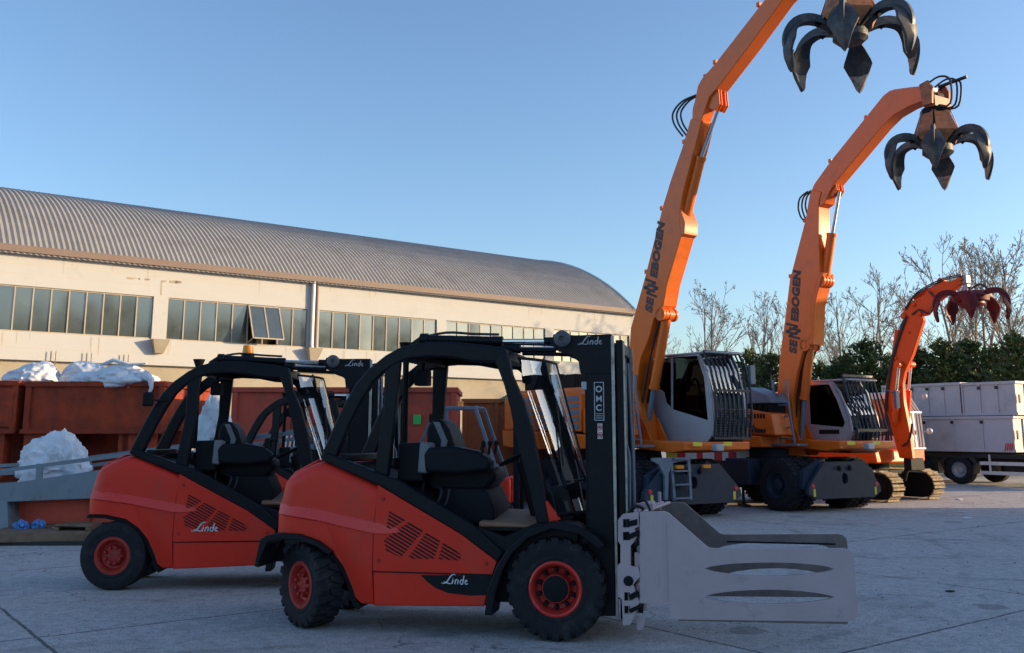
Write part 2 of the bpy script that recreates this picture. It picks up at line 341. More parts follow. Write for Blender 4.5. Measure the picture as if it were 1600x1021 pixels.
    for (cx_,cy_,rr_,w_) in ((4.0,3.5,8.2,.11),(4.0,3.5,10.1,.12),(-4.5,17.0,9.4,.10),(-4.5,17.0,11.2,.10),(16.0,9.5,9.0,.12),(16.0,9.5,7.2,.11),(9.0,30.0,14.5,.14),(9.0,30.0,16.6,.14)):
        dx_ = math_('SUBTRACT', pos.outputs[0], cx_); dy_ = math_('SUBTRACT', pos.outputs[1], cy_)
        ds_ = math_('SQRT', math_('ADD', math_('MULTIPLY',dx_,dx_), math_('MULTIPLY',dy_,dy_)))
        q = math_('SUBTRACT', 1.0, math_('DIVIDE', math_('ABSOLUTE', math_('SUBTRACT', ds_, rr_)), w_)); q = math_('MAXIMUM', q, 0.0)
        tm = q if tm is None else math_('MAXIMUM', tm, q)
    tm = math_('MULTIPLY', ramp(tm,0.0,0.6), ramp(noise(1.1,6,0.75),0.44,0.62))
    base = mix(math_('MULTIPLY', tm, 0.42), base, (0.12,0.115,0.115,1))
    vs_ = N(nt,'ShaderNodeTexVoronoi'); vs_.inputs['Scale'].default_value = 0.9; L(wv0(nt,tc,L), vs_.inputs['Vector'])
    sp_ = math_('MULTIPLY', math_('GREATER_THAN', 0.16, vs_.outputs['Distance']), ramp(vs_.outputs['Color'],0.55,0.6))
    base = mix(math_('MULTIPLY', sp_, 0.45), base, (0.10,0.095,0.095,1))
    # hairline cracks
    vo = N(nt,'ShaderNodeTexVoronoi', feature='DISTANCE_TO_EDGE'); vo.inputs['Scale'].default_value = 0.35
    wv = N(nt,'ShaderNodeVectorMath', operation='ADD'); wn = N(nt,'ShaderNodeTexNoise'); wn.inputs['Scale'].default_value = 1.5; wn.inputs['Detail'].default_value = 8
    L(tc.outputs['Object'], wn.inputs['Vector']); L(tc.outputs['Object'], wv.inputs[0]); L(wn.outputs[1], wv.inputs[1]); L(wv.outputs[0], vo.inputs['Vector'])
    ck = math_('MULTIPLY', math_('GREATER_THAN', 0.0034, vo.outputs[0]), ramp(noise(0.6,2),0.46,0.54))
    base = mix(math_('MULTIPLY', ck, 0.6), base, (0.05,0.05,0.052,1))
    L(base, b.inputs['Base Color']); b.inputs['Specular IOR Level'].default_value = 0.18
    rg = N(nt,'ShaderNodeMapRange'); rg.inputs[3].default_value = 0.55; rg.inputs[4].default_value = 0.9; L(grain, rg.inputs[0]); L(rg.outputs[0], b.inputs['Roughness'])
    h = math_('SUBTRACT', math_('ADD', math_('MULTIPLY', grain, 0.5), math_('MULTIPLY', noise(7,6,0.7), 1.0)), math_('MULTIPLY', j, 1.5))
    bp = N(nt,'ShaderNodeBump'); bp.inputs['Strength'].default_value = 0.8; bp.inputs['Distance'].default_value = 0.02; L(h, bp.inputs['Height']); L(bp.outputs[0], b.inputs['Normal'])
    return m
def jcoord(x, y):
    c, s = math.cos(R(-37)), math.sin(R(-37)); return c*x-s*y, s*x+c*y
JP = 4.4
a0 = jcoord(-3.44, 8.76); a1 = jcoord(5.39, 10.53)
JX = JP/2 - a1[0]; JY = JP/2 - a0[1]
print('joint check', a0, a1, jcoord(2.2, 8.1))
M['ground'] = ground_material()
g = MB()
xs = [-700,-300,-120,-60,-40,-20,0,20,40,60,120,300,700]
g.add([(x,y,0) for x in xs for y in xs], [(i*13+j, (i+1)*13+j, (i+1)*13+j+1, i*13+j+1) for i in range(12) for j in range(12)])
o = g.build('ground', 'ground', smooth=0); o['kind'] = 'structure'
# low hills beyond the yard behind the camera (seen mirrored in the hall windows)
h = MB(); vs = []; fs = []
nA, nB = 70, 8
for i in range(nA):
    az = R(-100 + 85*i/(nA-1))
    for j in range(nB):
        t = j/(nB-1); r = 230 + 120*t
        e = math.sin(math.pi*min(1,t*1.15)*0.5+0.0)
        z = 44*e*(1.0 + 0.22*mnoise.noise(Vector((i*0.23, 3.1, 0))) + 0.22*mnoise.noise(Vector((i*0.71, j*0.5, 7)))) if j else -0.5
        vs.append((r*math.cos(az), r*math.sin(az), z))
for i in range(nA-1):
    for j in range(nB-1): fs.append((i*nB+j, (i+1)*nB+j, (i+1)*nB+j+1, i*nB+j+1))
h.add(vs, fs); o = h.build('hills', 'hillm', smooth=60); o['kind'] = 'structure'

# ------------------------------------------------------------------ neighbouring shed on the right, outside the picture: its long shadow covers the yard
sh = thing('neighbour_shed', 'long low shed off to the right that shades the yard', 'building', (24,-40,0))
MB().box(0,26,0,62.3,0,7.9).build('wall','shedm',sh,smooth=0)
MB().prism([(-0.3,7.9),(26.3,7.9),(13,9.6)],-0.3,62.5).build('roof','roofm',sh,smooth=0)

# ------------------------------------------------------------------ warehouse (x along the facade, y into the hall)
XE = 30.8; X0 = -30.0
wh = thing('warehouse', 'long cream industrial hall with corrugated barrel roof and ribbon windows', 'building', (-18.07,32.84,0), 36.7)
bays = [(-23.9,-18.4),(-17.9,-12.45),(-11.95,-6.5),(-6.0,-0.35+0.0),(-0.0,5.38),(5.93,11.75),(12.28,18.2),(18.72,24.63),(25.2,30.45)]
bays = bays[:3]+[(-6.0,-0.55)]+bays[4:]
ZB, ZT = 5.19, 6.83
wm = MB()
wm.box(X0,XE,0,0.3,ZT,8.0)
wm.box(X0,XE,0,0.3,4.2,ZB)
prev = X0
for a,b in bays:
    wm.box(prev,a,0,0.3,ZB,ZT); prev = b
wm.box(prev,XE,0,0.3,ZB,ZT)
wm.box(X0,XE,21.7,22,0,8.0); wm.box(X0,X0+0.3,0.3,21.7,0,8.0)
wm.build('wall','cream',wh,smooth=0)
MB().box(X0,XE-0.3,0.22,0.5,0,4.2).build('lower_wall','cream2',wh,smooth=0)
# block courses and joints as shallow grooves on the upper wall
gm = MB()
for z in (4.62,7.25,7.6): gm.box(X0,XE,-0.002,0.0,z,z+0.012)
for k in range(-9,9):
    gm.box(k*3.3+2.2,k*3.3+2.21,-0.002,0.0,4.2,4.62)
gm.build('wall_joint', mat('mortar_joint',(0.50,0.44,0.35),0.9), wh, smooth=0)
a_, r_ = 11.0, 4.25
Rr = (a_*a_+r_*r_)/(2*r_); zc = 8.15+r_-Rr; phi0 = math.asin(a_/Rr)
rm = MB(); vs = []; fs = []; nx = int((XE+0.25-X0)/0.1); ns = 26
for i in range(nx+1):
    x = X0+0.1*i; dz = 0.018 if i % 2 else -0.018
    for j in range(ns+1):
        p = -phi0-0.02 + (2*phi0+0.04)*j/ns; rr = Rr+dz
        vs.append((x, a_+rr*math.sin(p), zc+rr*math.cos(p)))
for i in range(nx):
    for j in range(ns): fs.append((i*(ns+1)+j, (i+1)*(ns+1)+j, (i+1)*(ns+1)+j+1, i*(ns+1)+j+1))
rm.add(vs, fs).build('roof','roofm',wh,smooth=25)
gp = [(a_+Rr*math.sin(-phi0+2*phi0*j/ns), zc+Rr*math.cos(-phi0+2*phi0*j/ns)-0.02) for j in range(ns+1)]
# gable end and its pale verge trim
gb = MB(Matrix(((0,1,0,0),(1,0,0,0),(0,0,1,0),(0,0,0,1)))); gb.prism(gp+[(22,0),(0,0)], XE-0.3, XE-0.02); gb.build('gable_wall','cream',wh,smooth=0)
vg = MB(); vg.tube([(XE+0.26, y, z+0.03) for y,z in gp], 0.07, 6); vg.build('verge_trim','pipe',wh)
MB().prism([(-0.22,7.98),(-0.22,8.22),(-0.05,8.26),(0.05,8.2),(0.05,7.98)],0,1).build('x','gutter') if False else None
gt = MB(Matrix(((0,1,0,0),(1,0,0,0),(0,0,1,0),(0,0,0,1)))); gt.prism([(-0.24,8.0),(-0.26,8.24),(-0.18,8.24),(-0.17,8.06),(0.02,8.06),(0.02,8.0)], X0, XE+0.2); gt.build('gutter','gutter',wh,smooth=0)
random.seed(3)
for bi,(a,b) in enumerate(bays):
    n = 9 if b-a > 5.6 or True else 8
    fm = MB(); fm.box(a,b,0.06,0.12,ZB,ZB+0.05); fm.box(a,b,0.06,0.12,ZT-0.05,ZT); 
    w = (b-a)/n
    for k in range(n+1): fm.box(a+w*k-0.022 + (0.022 if k==0 else 0), a+w*k+0.022-(0.022 if k==n else 0), 0.05,0.125,ZB+0.05,ZT-0.05)
    fo = fm.build('window','mull',wh,smooth=0)
    pm = MB()
    for k in range(n):
        if bi == 5 and k in (5,6): continue
        t1, t2 = random.uniform(-.012,.012), random.uniform(-.010,.010)
        xa, xb = a+w*k, a+w*(k+1)
        pm.add([(xa,0.09-t1,ZB+.03),(xb,0.09+t1,ZB+.03),(xb,0.09+t1+t2,ZT-.03),(xa,0.09-t1+t2,ZT-.03)],[(0,1,2,3)])
    pm.build('pane','pane',fo,smooth=0)
    if bi == 5:   # two lights tilted open on their top hinge
        xa, xb = a+w*5, a+w*7; op = 0.62
        sm = MB()
        A = Vector((xa,0.02,ZT-0.05)); Bv = Vector((xb,0.02,ZT-0.05)); C_ = Vector((xb,-op,ZB+0.22)); D = Vector((xa,-op,ZB+0.22))
        for p,q in ((A,Bv),(Bv,C_),(C_,D),(D,A),((A+Bv)/2,(C_+D)/2)): sm.bar(p,q,0.05,0.05)
        so_ = sm.build('open_sash','mull',wh,smooth=0)
        MB().add([A,Bv,C_,D],[(0,1,2,3)]).build('pane','pane',so_,smooth=0)
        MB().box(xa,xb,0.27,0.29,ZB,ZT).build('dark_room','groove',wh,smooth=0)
        st = MB(); st.bar((xa,0.1,ZB+0.05),(xa,-op,ZB+0.22),0.02,0.02); st.bar((xb,0.1,ZB+0.05),(xb,-op,ZB+0.22),0.02,0.02); st.build('window_stay','mull',wh,smooth=0)
for x in (-12.2,-6.25,-0.27+0.0,5.65,12.0,18.45,24.9):
    bm_ = MB(); zt, zb = 5.17, 4.75; p = 0.42
    bm_.add([(x-.32,0,zt),(x+.32,0,zt),(x+.32,-p,zt),(x-.32,-p,zt),(x-.16,0,zb-.1),(x+.16,0,zb-.1),(x+.16,-p*.55,zb-.1),(x-.16,-p*.55,zb-.1)],
            [(0,3,2,1),(4,5,6,7),(0,1,5,4),(1,2,6,5),(2,3,7,6),(3,0,4,7)]); bm_.build('corbel','cream2',wh,smooth=0)
for x in (12.0,-12.2):
    dp = MB(); dp.tube([(x-0.08,-0.12,8.02),(x-0.08,-0.10,5.3),(x-0.08,-0.16,5.15)],0.085,10); dp.build('downpipe','pipe',wh)
    d2 = MB(); d2.tube([(x+0.13,-0.07,8.02),(x+0.13,-0.07,5.2)],0.05,8); d2.build('downpipe','gutter',wh)
stn = MB()
for k in range(14):
    x = 5.2+random.uniform(-.9,1.1); stn.box(x,x+random.uniform(.05,.3),-0.003,0.0,7.42+random.uniform(-.03,.03),7.47+random.uniform(0,.05))
stn.box(5.6,5.66,-0.003,0,6.9,7.45); stn.build('stain','cream2',wh,smooth=0)
strk = MB()
for k in range(46):
    x = random.uniform(-2,30); z = random.choice((7.9,5.15,5.15)); L_ = random.uniform(.15,.7); w_ = random.uniform(.02,.07)
    strk.add([(x,-.0025,z),(x+w_,-.0025,z),(x+w_*.7,-.0025,z-L_),(x+w_*.3,-.0025,z-L_)],[(0,1,2,3)])
strk.build('rain_streak', mat('rain_streak',(0.42,0.38,0.32),0.9), wh, smooth=0)
cap = MB()
for x in (1.9,3.1,4.4): cap.tube([(x,-.10,3.7),(x,-.10,4.55)],.015,5); cap.tube([(x+.16,-.10,3.7),(x+.16,-.10,4.55)],.015,5)
cap.build('conduit','gutter',wh,smooth=0)

# ------------------------------------------------------------------ trees
def bare_tree_mesh(seed, H, spread=0.5, trunks=1, depth=6, lean=0.0):
    # central leaders with steep side branches, each carrying twigs of two further orders
    rnd = random.Random(seed); tr = MB(); cr = MB(); lf = []
    def shoot(p, d, L, r0, r1, n, wob, up):
        pts = [p.copy()]; rs = [r0]
        for i in range(n):
            d = (d + Vector((rnd.gauss(0,wob),rnd.gauss(0,wob),rnd.gauss(0,wob*.6)+up))).normalized()
            p = p + d*L/n; pts.append(p.copy()); rs.append(r0+(r1-r0)*(i+1)/n)
        return pts, rs, d
    def side(d, ang):
        az = rnd.uniform(0,6.283); u = d.orthogonal().normalized(); w = d.cross(u)
        return (d*math.cos(ang)+(u*math.cos(az)+w*math.sin(az))*math.sin(ang)).normalized()
    def twigs(pts, L, lev):
        m_ = (0,6,4,2)[lev]
        for i in range(m_):
            t = rnd.uniform(.25,1.0)*(len(pts)-1); k = int(min(t,len(pts)-2)); q = pts[k].lerp(pts[k+1], t-k); dd = (pts[k+1]-pts[k]).normalized()
            l = L*rnd.uniform(.28,.5)*(1.15-.5*t/(len(pts)-1)); P2,R2,_ = shoot(q, side(dd, rnd.uniform(.4,.8)), l, (.015 if lev==1 else .011), .008, 3, .13, .07)
            cr.tube(P2, R2, 3, cap=False)
            if lev < 3: twigs(P2, l, lev+1)
            else: lf.append(P2[-1])
    for t in range(trunks):
        d0 = Vector((rnd.uniform(-.12,.12)+lean+(.14*(t-.5) if trunks>1 else 0), rnd.uniform(-.1,.1), 1)).normalized()
        pts, rs, _ = shoot(Vector((0,0,-.1)), d0, H*rnd.uniform(.88,.95), H*.0125, .02, 12, .055, .03)
        tr.tube(pts[:5], rs[:5], 7, cap=False); cr.tube(pts[4:], rs[4:], 5, cap=False)
        nb = int(16/(.5*trunks+.5))
        for i in range(nb):
            u = .26+.70*(i+rnd.random())/nb; f = u*12; k = int(min(f,11)); q = pts[k].lerp(pts[k+1], f-k); dd = (pts[k+1]-pts[k]).normalized()
            L = H*(.42*(1-u)**.75+.10)*rnd.uniform(.75,1.15); r = max(.014,(rs[k])*.5)
            P2,R2,_ = shoot(q, side(dd, rnd.uniform(.45,.95)*spread*1.6), L, r, .010, 6, .08, .085)
            cr.tube(P2, R2, 4, cap=False); twigs(P2, L, 1)
    return tr, cr, lf
tree_src = []
for k,(sd_,H,sp,nt_,dp) in enumerate([(11,10,.60,2,5),(23,10,.50,1,5),(37,10,.68,2,5),(41,10,.44,1,5)]):
    t, c, lf = bare_tree_mesh(sd_,H,sp,nt_,dp); tree_src.append((t,c,lf,sd_))
def inst(src, name, parent):
    o = src.copy(); COL.objects.link(o); o.parent = parent; o.name = name; return o
protos = []
def px2w(px, Y): return (px-800)/1480*Y
btr = [  # px, distance, height, kind, label
 (1042,66,9.4,3,'small bare tree just right of the front orange boom, behind the cab roof'),
 (1108,58,11.0,0,'bushy bare tree with withered leaves behind the front crane cab'),
 (1172,60,10.9,3,'bare upright tree between the front cab and the second orange boom'),
 (1214,62,11.0,1,'bare tree half hidden by the left edge of the second orange boom'),
 (1066,72,8.0,1,'thin bare tree low behind the left part of the front cab'),
 (1306,62,10.9,3,'slender bare tree just right of the second boom, short one'),
 (1335,70,9.0,1,'low bare tree between the slender one and the tall forked one'),
 (1374,56,11.8,2,'tall forked bare tree left of the small red-orange boom'),
 (1428,64,12.0,0,'bare tree rising behind the knee of the small red-orange boom'),
 (1462,52,13.0,1,'tallest bare tree, crown above the knee of the small boom'),
 (1500,60,14.0,3,'bare tree straight behind the maroon grab'),
 (1532,50,11.8,2,'leaning bare tree with thick stems under the maroon grab'),
 (1578,48,12.0,0,'large bare tree at the right edge above the grey containers'),
 (1600,62,12.0,3,'bare tree cut by the right edge of the picture'),
]
def far_ring(): pass
for i,(px,Y,H,k,lab) in enumerate(btr):
    root = thing('bare_tree', lab, 'tree', (px2w(px,Y),Y,0), (i*77)%360, 'bare trees behind the hedge', H/max(v.z for v in tree_src[k][1].v))
    t,c,lf,_ = tree_src[k]
    if not any(p[0]==k for p in protos):
        a = t.build('trunk','bark',root,smooth=60); b_ = c.build('crown','bark',root,smooth=60)
        lm = MB(); rnd = random.Random(k)
        for p in lf:
            if rnd.random() < (0.10 if k==0 else .015):
                q = p+Vector([rnd.uniform(-.1,.1) for _ in range(3)]); s_ = rnd.uniform(.02,.05); u = Vector([rnd.uniform(-1,1) for _ in range(3)]).normalized(); w_ = u.orthogonal().normalized()
                lm.add([q-u*s_-w_*s_, q+u*s_-w_*s_, q+u*s_+w_*s_, q-u*s_+w_*s_],[(0,1,2,3)])
        l_ = lm.build('withered_leaves','deadleaf',root,smooth=0)
        protos.append((k,a,b_,l_))
    else:
        _,a,b_,l_ = [p for p in protos if p[0]==k][0]
        inst(a,'trunk',root); inst(b_,'crown',root); inst(l_,'withered_leaves',root)
# distant scrubby wood on the horizon behind the yard
wd = MB(); rnd = random.Random(5)
for i in range(230):
    x = rnd.uniform(8,100); y = 112+rnd.uniform(0,12); hh = rnd.uniform(4.0,7.2); p = Vector((x,y,0))
    for s_ in range(4):
        d = Vector((rnd.uniform(-.3,.3),rnd.uniform(-.3,.3),1)).normalized(); q = p+d*hh*rnd.uniform(.7,1)
        wd.tube([p,(p+q)/2+Vector((rnd.uniform(-.2,.2),0,0)),q],[.07,.045,.015],3,cap=False)
        for t in range(5):
            c0 = p+d*hh*rnd.uniform(.3,.85); wd.tube([c0,c0+Vector((rnd.uniform(-1.2,1.2),rnd.uniform(-.8,.8),rnd.uniform(.3,1.3)))],[.03,.01],3,cap=False)
o = wd.build('distant_wood','bark',smooth=0); tag(o,'far bare wood showing as a thin twiggy band along the horizon','wood',kind='stuff')

def conifer_mesh(seed, H, Rd, sparse=1.0):
    rnd = random.Random(seed); lf = MB(); lf2 = MB(); tk = MB()
    tk.tube([(0,0,0),(0.03,0,H*.5),(0,0.02,H*.93)],[.10,.07,.02],6)
    nb = int(230*sparse)
    for i in range(nb):
        t = (i/nb)**1.15; z0 = 0.25+ t*(H*.93); az = rnd.uniform(0,6.28)
        prof = (1-t)**.55*(0.80+.4*rnd.random()); L = Rd*prof*(0.9+.3*math.sin(az*2+seed)); 
        d = Vector((math.cos(az),math.sin(az),rnd.uniform(.15,.75))).normalized()
        p = Vector((0,0,z0)); e = p+d*L
        tk.tube([p,e],[.02,.006],3,cap=False)
        m_ = 4+int(L*9)
        for j in range(m_):
            u = 0.25+0.8*j/m_; c = p+d*L*u+Vector([rnd.gauss(0,.10) for _ in range(3)])
            for q in range(5):
                dd = (d*rnd.uniform(.3,1)+Vector((rnd.uniform(-1,1),rnd.uniform(-1,1),rnd.uniform(-.2,1)))*.8).normalized(); s_ = rnd.uniform(.10,.22)
                w_ = dd.cross(Vector((rnd.uniform(-1,1),rnd.uniform(-1,1),rnd.uniform(-1,1)))).normalized()*s_*.28
                (lf if rnd.random()<.68 else lf2).add([c-w_, c+w_, c+dd*s_],[(0,1,2)])
    return tk, lf, lf2
cprot = {}
con = [ # px, Y, H, R
 (1172,44,5.6,2.0,'evergreen just right of the front cab guard'),(1204,42,5.3,1.9,'evergreen left of the second orange boom'),
 (1236,46,5.2,2.0,'evergreen hidden behind the foot of the second boom'),(1282,45,5.1,1.9,'low evergreen just right of the second boom'),(1318,43,5.3,2.0,'evergreen above the second cab roof'),
 (1352,42,5.9,2.2,'tall round evergreen behind the tilted cab grille'),(1390,44,5.4,1.9,'evergreen left behind the small red-orange boom'),
 (1432,43,5.6,2.1,'evergreen right behind the small red-orange boom'),(1474,41,5.8,2.2,'evergreen above the left grey container'),
 (1512,43,6.0,2.3,'full evergreen above the middle of the grey containers'),(1552,41,5.5,2.1,'evergreen above the right grey container'),(1590,38,5.8,2.1,'dark evergreen at the right edge of the picture'),
 (1622,40,5.9,2.2,'evergreen cut off by the right edge')]
for i,(px,Y,H,Rd,lab) in enumerate(con[:12]):
    k = i%4; root = thing('evergreen_tree', lab, 'tree', (px2w(px,Y),Y,0), (i*131)%360, 'evergreens in a row along the yard edge', 1.0)
    if k not in cprot:
        tk,l1,l2 = conifer_mesh(50+k, 5.4, 2.0)
        cprot[k] = [tk.build('trunk','bark',root,smooth=0), l1.build('crown','leafdark',root,smooth=0), l2.build('crown','leafmid',root,smooth=0)]
    else:
        for s_ in cprot[k]: inst(s_, s_.name.split('.')[0], root)
    root.scale = (Rd/2.0, Rd/2.0, H/5.6)
# ------------------------------------------------------------------ forklifts (x forward, -y the near side, origin under the front axle)
CW = [(-2.087,1.441),(-2.197,1.423),(-2.336,1.366),(-2.438,1.309),(-2.485,1.246),(-2.511,1.134),(-2.548,0.988),(-2.546,0.810)]
ARCH = [(-2.325,0.804),(-2.123,0.759),(-1.981,0.664),(-1.876,0.543),(-1.794,0.379),(-1.761,0.263),(-1.713,0.223),(-1.596,0.221)]
SEAM = [(-1.610,0.508),(-1.607,0.846),(-1.581,1.234)]
REDF = [(-1.582,1.239),(-1.196,1.032),(-0.821,0.833),(-0.506,0.618),(-0.544,0.515)]
REDL = [(-1.610,0.508),(-0.544,0.515),(-0.610,0.252),(-1.596,0.221)]
RAIL = [(-2.093,1.435),(-2.143,1.468),(-2.126,1.508),(-2.074,1.514),(-1.626,1.355),(-1.405,1.285),(-0.972,1.052),(-0.737,0.923),(-0.448,0.692),(-0.506,0.607),(-0.821,0.826),(-1.196,1.027),(-1.581,1.234)]
ARCO = [(-2.162,1.471),(-2.104,1.597),(-2.018,1.797),(-1.928,1.976),(-1.837,2.131),(-1.717,2.263),(-1.563,2.380),(-1.440,2.445),(-1.319,2.477),(-1.162,2.498),(-0.953,2.494),(-0.739,2.472),(-0.534,2.446),(-0.443,2.421),(-0.412,2.336)]
ARCI = [(-0.458,2.106),(-0.481,2.241),(-0.545,2.304),(-0.756,2.313),(-0.945,2.350),(-1.160,2.359),(-1.341,2.345),(-1.449,2.306),(-1.582,2.221),(-1.677,2.129),(-1.783,1.957),(-1.870,1.786),(-1.962,1.575),(-2.001,1.466)]
APIL = [(-0.446,2.421),(-0.412,2.336),(-0.383,2.191),(-0.337,2.088),(-0.280,1.965),(-0.196,1.684),(-0.113,1.272),(-0.070,1.027),(-0.049,0.932),(-0.171,0.930),(-0.182,0.988),(-0.253,1.281),(-0.349,1.637),(-0.400,1.893),(-0.458,2.106),(-0.533,2.304)]
BPIL = [(-1.566,2.325),(-1.414,2.369),(-1.447,1.898),(-1.512,1.307),(-1.645,1.345),(-1.568,1.899)]
STRIPE = [(-2.539,1.066),(-2.237,1.037),(-1.932,0.982),(-1.615,0.928),(-1.444,0.888),(-1.513,0.854),(-1.613,0.835),(-1.929,0.889),(-2.233,0.949),(-2.535,0.983)]
BTOP = [(-2.521,1.066),(-2.452,1.062),(-2.329,1.047),(-2.114,1.017),(-1.872,0.972),(-1.615,0.922),(-1.491,0.897),(-1.361,0.862)]
BBOT = [(-2.517,0.977),(-2.449,0.973),(-2.325,0.958),(-2.111,0.929),(-1.869,0.879),(-1.612,0.830),(-1.489,0.827),(-1.361,0.841)]
PATCH = [(-1.175,0.489),(-0.544,0.505),(-0.577,0.346),(-0.732,0.335),(-0.929,0.350),(-1.042,0.388),(-1.117,0.438)]
FENO = [(-0.595,0.191),(-0.568,0.407),(-0.497,0.589),(-0.388,0.748),(-0.223,0.881),(-0.022,0.963),(0.183,0.941),(0.341,0.852),(0.420,0.777),(0.372,0.740),(0.209,0.859),(-0.022,0.901),(-0.223,0.819),(-0.366,0.686),(-0.442,0.550),(-0.497,0.384),(-0.524,0.194)]
COWL = [(-0.125,1.170),(0.028,0.965),(-0.071,0.932),(-0.115,0.942)]
COWL2 = [(-0.763,0.913),(-0.450,0.818),(-0.115,0.963),(0.050,0.945),(0.186,0.874),(0.182,0.510),(-0.450,0.491),(-0.473,0.680)]
MHEAD = [(-0.028,2.551),(0.075,2.543),(0.167,2.536),(0.483,2.540),(0.491,2.333),(0.488,2.194),(0.208,2.197),(0.192,2.304),(0.125,2.361),(-0.006,2.409),(-0.052,2.466)]
ARM = [(0.709,1.048),(0.908,1.057),(0.939,1.047),(1.219,0.805),(1.249,0.780),(1.289,0.771),(2.297,0.796),(2.335,0.787),(2.362,0.763),(2.370,0.725),(2.370,0.326),(2.363,0.288),(2.342,0.259),(2.304,0.248),(0.936,0.214),(0.939,0.328),(0.692,0.329)]
H1 = sp2([(1.218,0.615),(1.290,0.636),(1.467,0.661),(1.716,0.675),(1.961,0.675),(2.145,0.660),(2.216,0.638)],4)[:-1]+sp2([(2.216,0.638),(2.143,0.614),(1.957,0.584),(1.711,0.567),(1.463,0.572),(1.288,0.592),(1.218,0.615)],4)[:-1]
H2 = sp2([(1.211,0.396),(1.282,0.421),(1.458,0.449),(1.707,0.467),(1.951,0.465),(2.134,0.447),(2.205,0.428)],4)[:-1]+sp2([(2.205,0.428),(2.131,0.404),(1.947,0.373),(1.702,0.355),(1.455,0.356),(1.280,0.374),(1.211,0.396)],4)[:-1]
FARM = [(0.678,0.963),(1.035,0.969),(1.385,0.796),(2.395,0.806),(2.453,0.757),(2.445,0.430),(2.406,0.401),(0.958,0.357),(0.961,0.471),(0.666,0.463)]
VENT = [[(-1.464,1.023),(-1.311,0.949),(-1.501,0.838)], [(-1.281,0.934),(-1.153,0.861),(-1.356,0.627),(-1.492,0.687),(-1.511,0.778)],
        [(-1.124,0.851),(-1.002,0.784),(-1.057,0.624),(-1.293,0.623)], [(-0.974,0.769),(-0.802,0.662),(-0.836,0.619),(-1.017,0.625)]]
def slats(poly, step, th, d):
    # parallel louvre slots clipped to a convex outline
    n = (-d[1], d[0]); out = []
    hs = [p[0]*n[0]+p[1]*n[1] for p in poly]
    def cut(c):
        xs_ = []
        for i in range(len(poly)):
            p,q = poly[i],poly[(i+1)%len(poly)]; hp = p[0]*n[0]+p[1]*n[1]-c; hq = q[0]*n[0]+q[1]*n[1]-c
            if hp*hq < 0: u = hp/(hp-hq); xs_.append((p[0]+(q[0]-p[0])*u, p[1]+(q[1]-p[1])*u))
        return sorted(xs_) if len(xs_)==2 else None
    c = math.ceil(min(hs)/step)*step
    while c < max(hs):
        A, B2 = cut(c), cut(c+th)
        if A and B2: out.append([A[0],A[1],B2[1],B2[0]])
        c += step
    return out
def loft_body(mb, prof, half, r, n=5):
    # side profile [(x,z,wx,wz)] lofted across y with rounded edges; wx,wz tell how far a point moves in at the sides
    st = []
    for k in range(n+1):
        t = math.pi/2*k/n; st.append((-half + r*(1-math.sin(t)) if False else -half + r*(1-math.cos(math.pi/2-t)) , r*(1-math.sin(t))))
    sts = [(-half + r*(1-math.cos(math.pi/2*k/n)), r*(1-math.sin(math.pi/2*k/n))) for k in range(n+1)]
    sts = sts + [(-y,i) for y,i in sts[::-1]]
    m_ = len(prof); vs = []; fs = []
    for y,i in sts:
        for x,z,wx,wz in prof: vs.append((x+wx*i, y, z+wz*i))
    for s_ in range(len(sts)-1):
        for j in range(m_): fs.append((s_*m_+j, s_*m_+(j+1)%m_, (s_+1)*m_+(j+1)%m_, (s_+1)*m_+j))
    fs.append(list(range(m_))[::-1]); fs.append([(len(sts)-1)*m_+j for j in range(m_)])
    mb.add(vs, fs)
def interp(poly, t):
    L = [0]; 
    for i in range(len(poly)-1): L.append(L[-1]+math.dist(poly[i],poly[i+1]))
    d = t*L[-1]
    for i in range(len(poly)-1):
        if d <= L[i+1]+1e-9:
            u = (d-L[i])/max(1e-9,L[i+1]-L[i]); return (poly[i][0]+(poly[i+1][0]-poly[i][0])*u, poly[i][1]+(poly[i+1][1]-poly[i][1])*u)
    return poly[-1]
def mir(mb_f, *a): pass
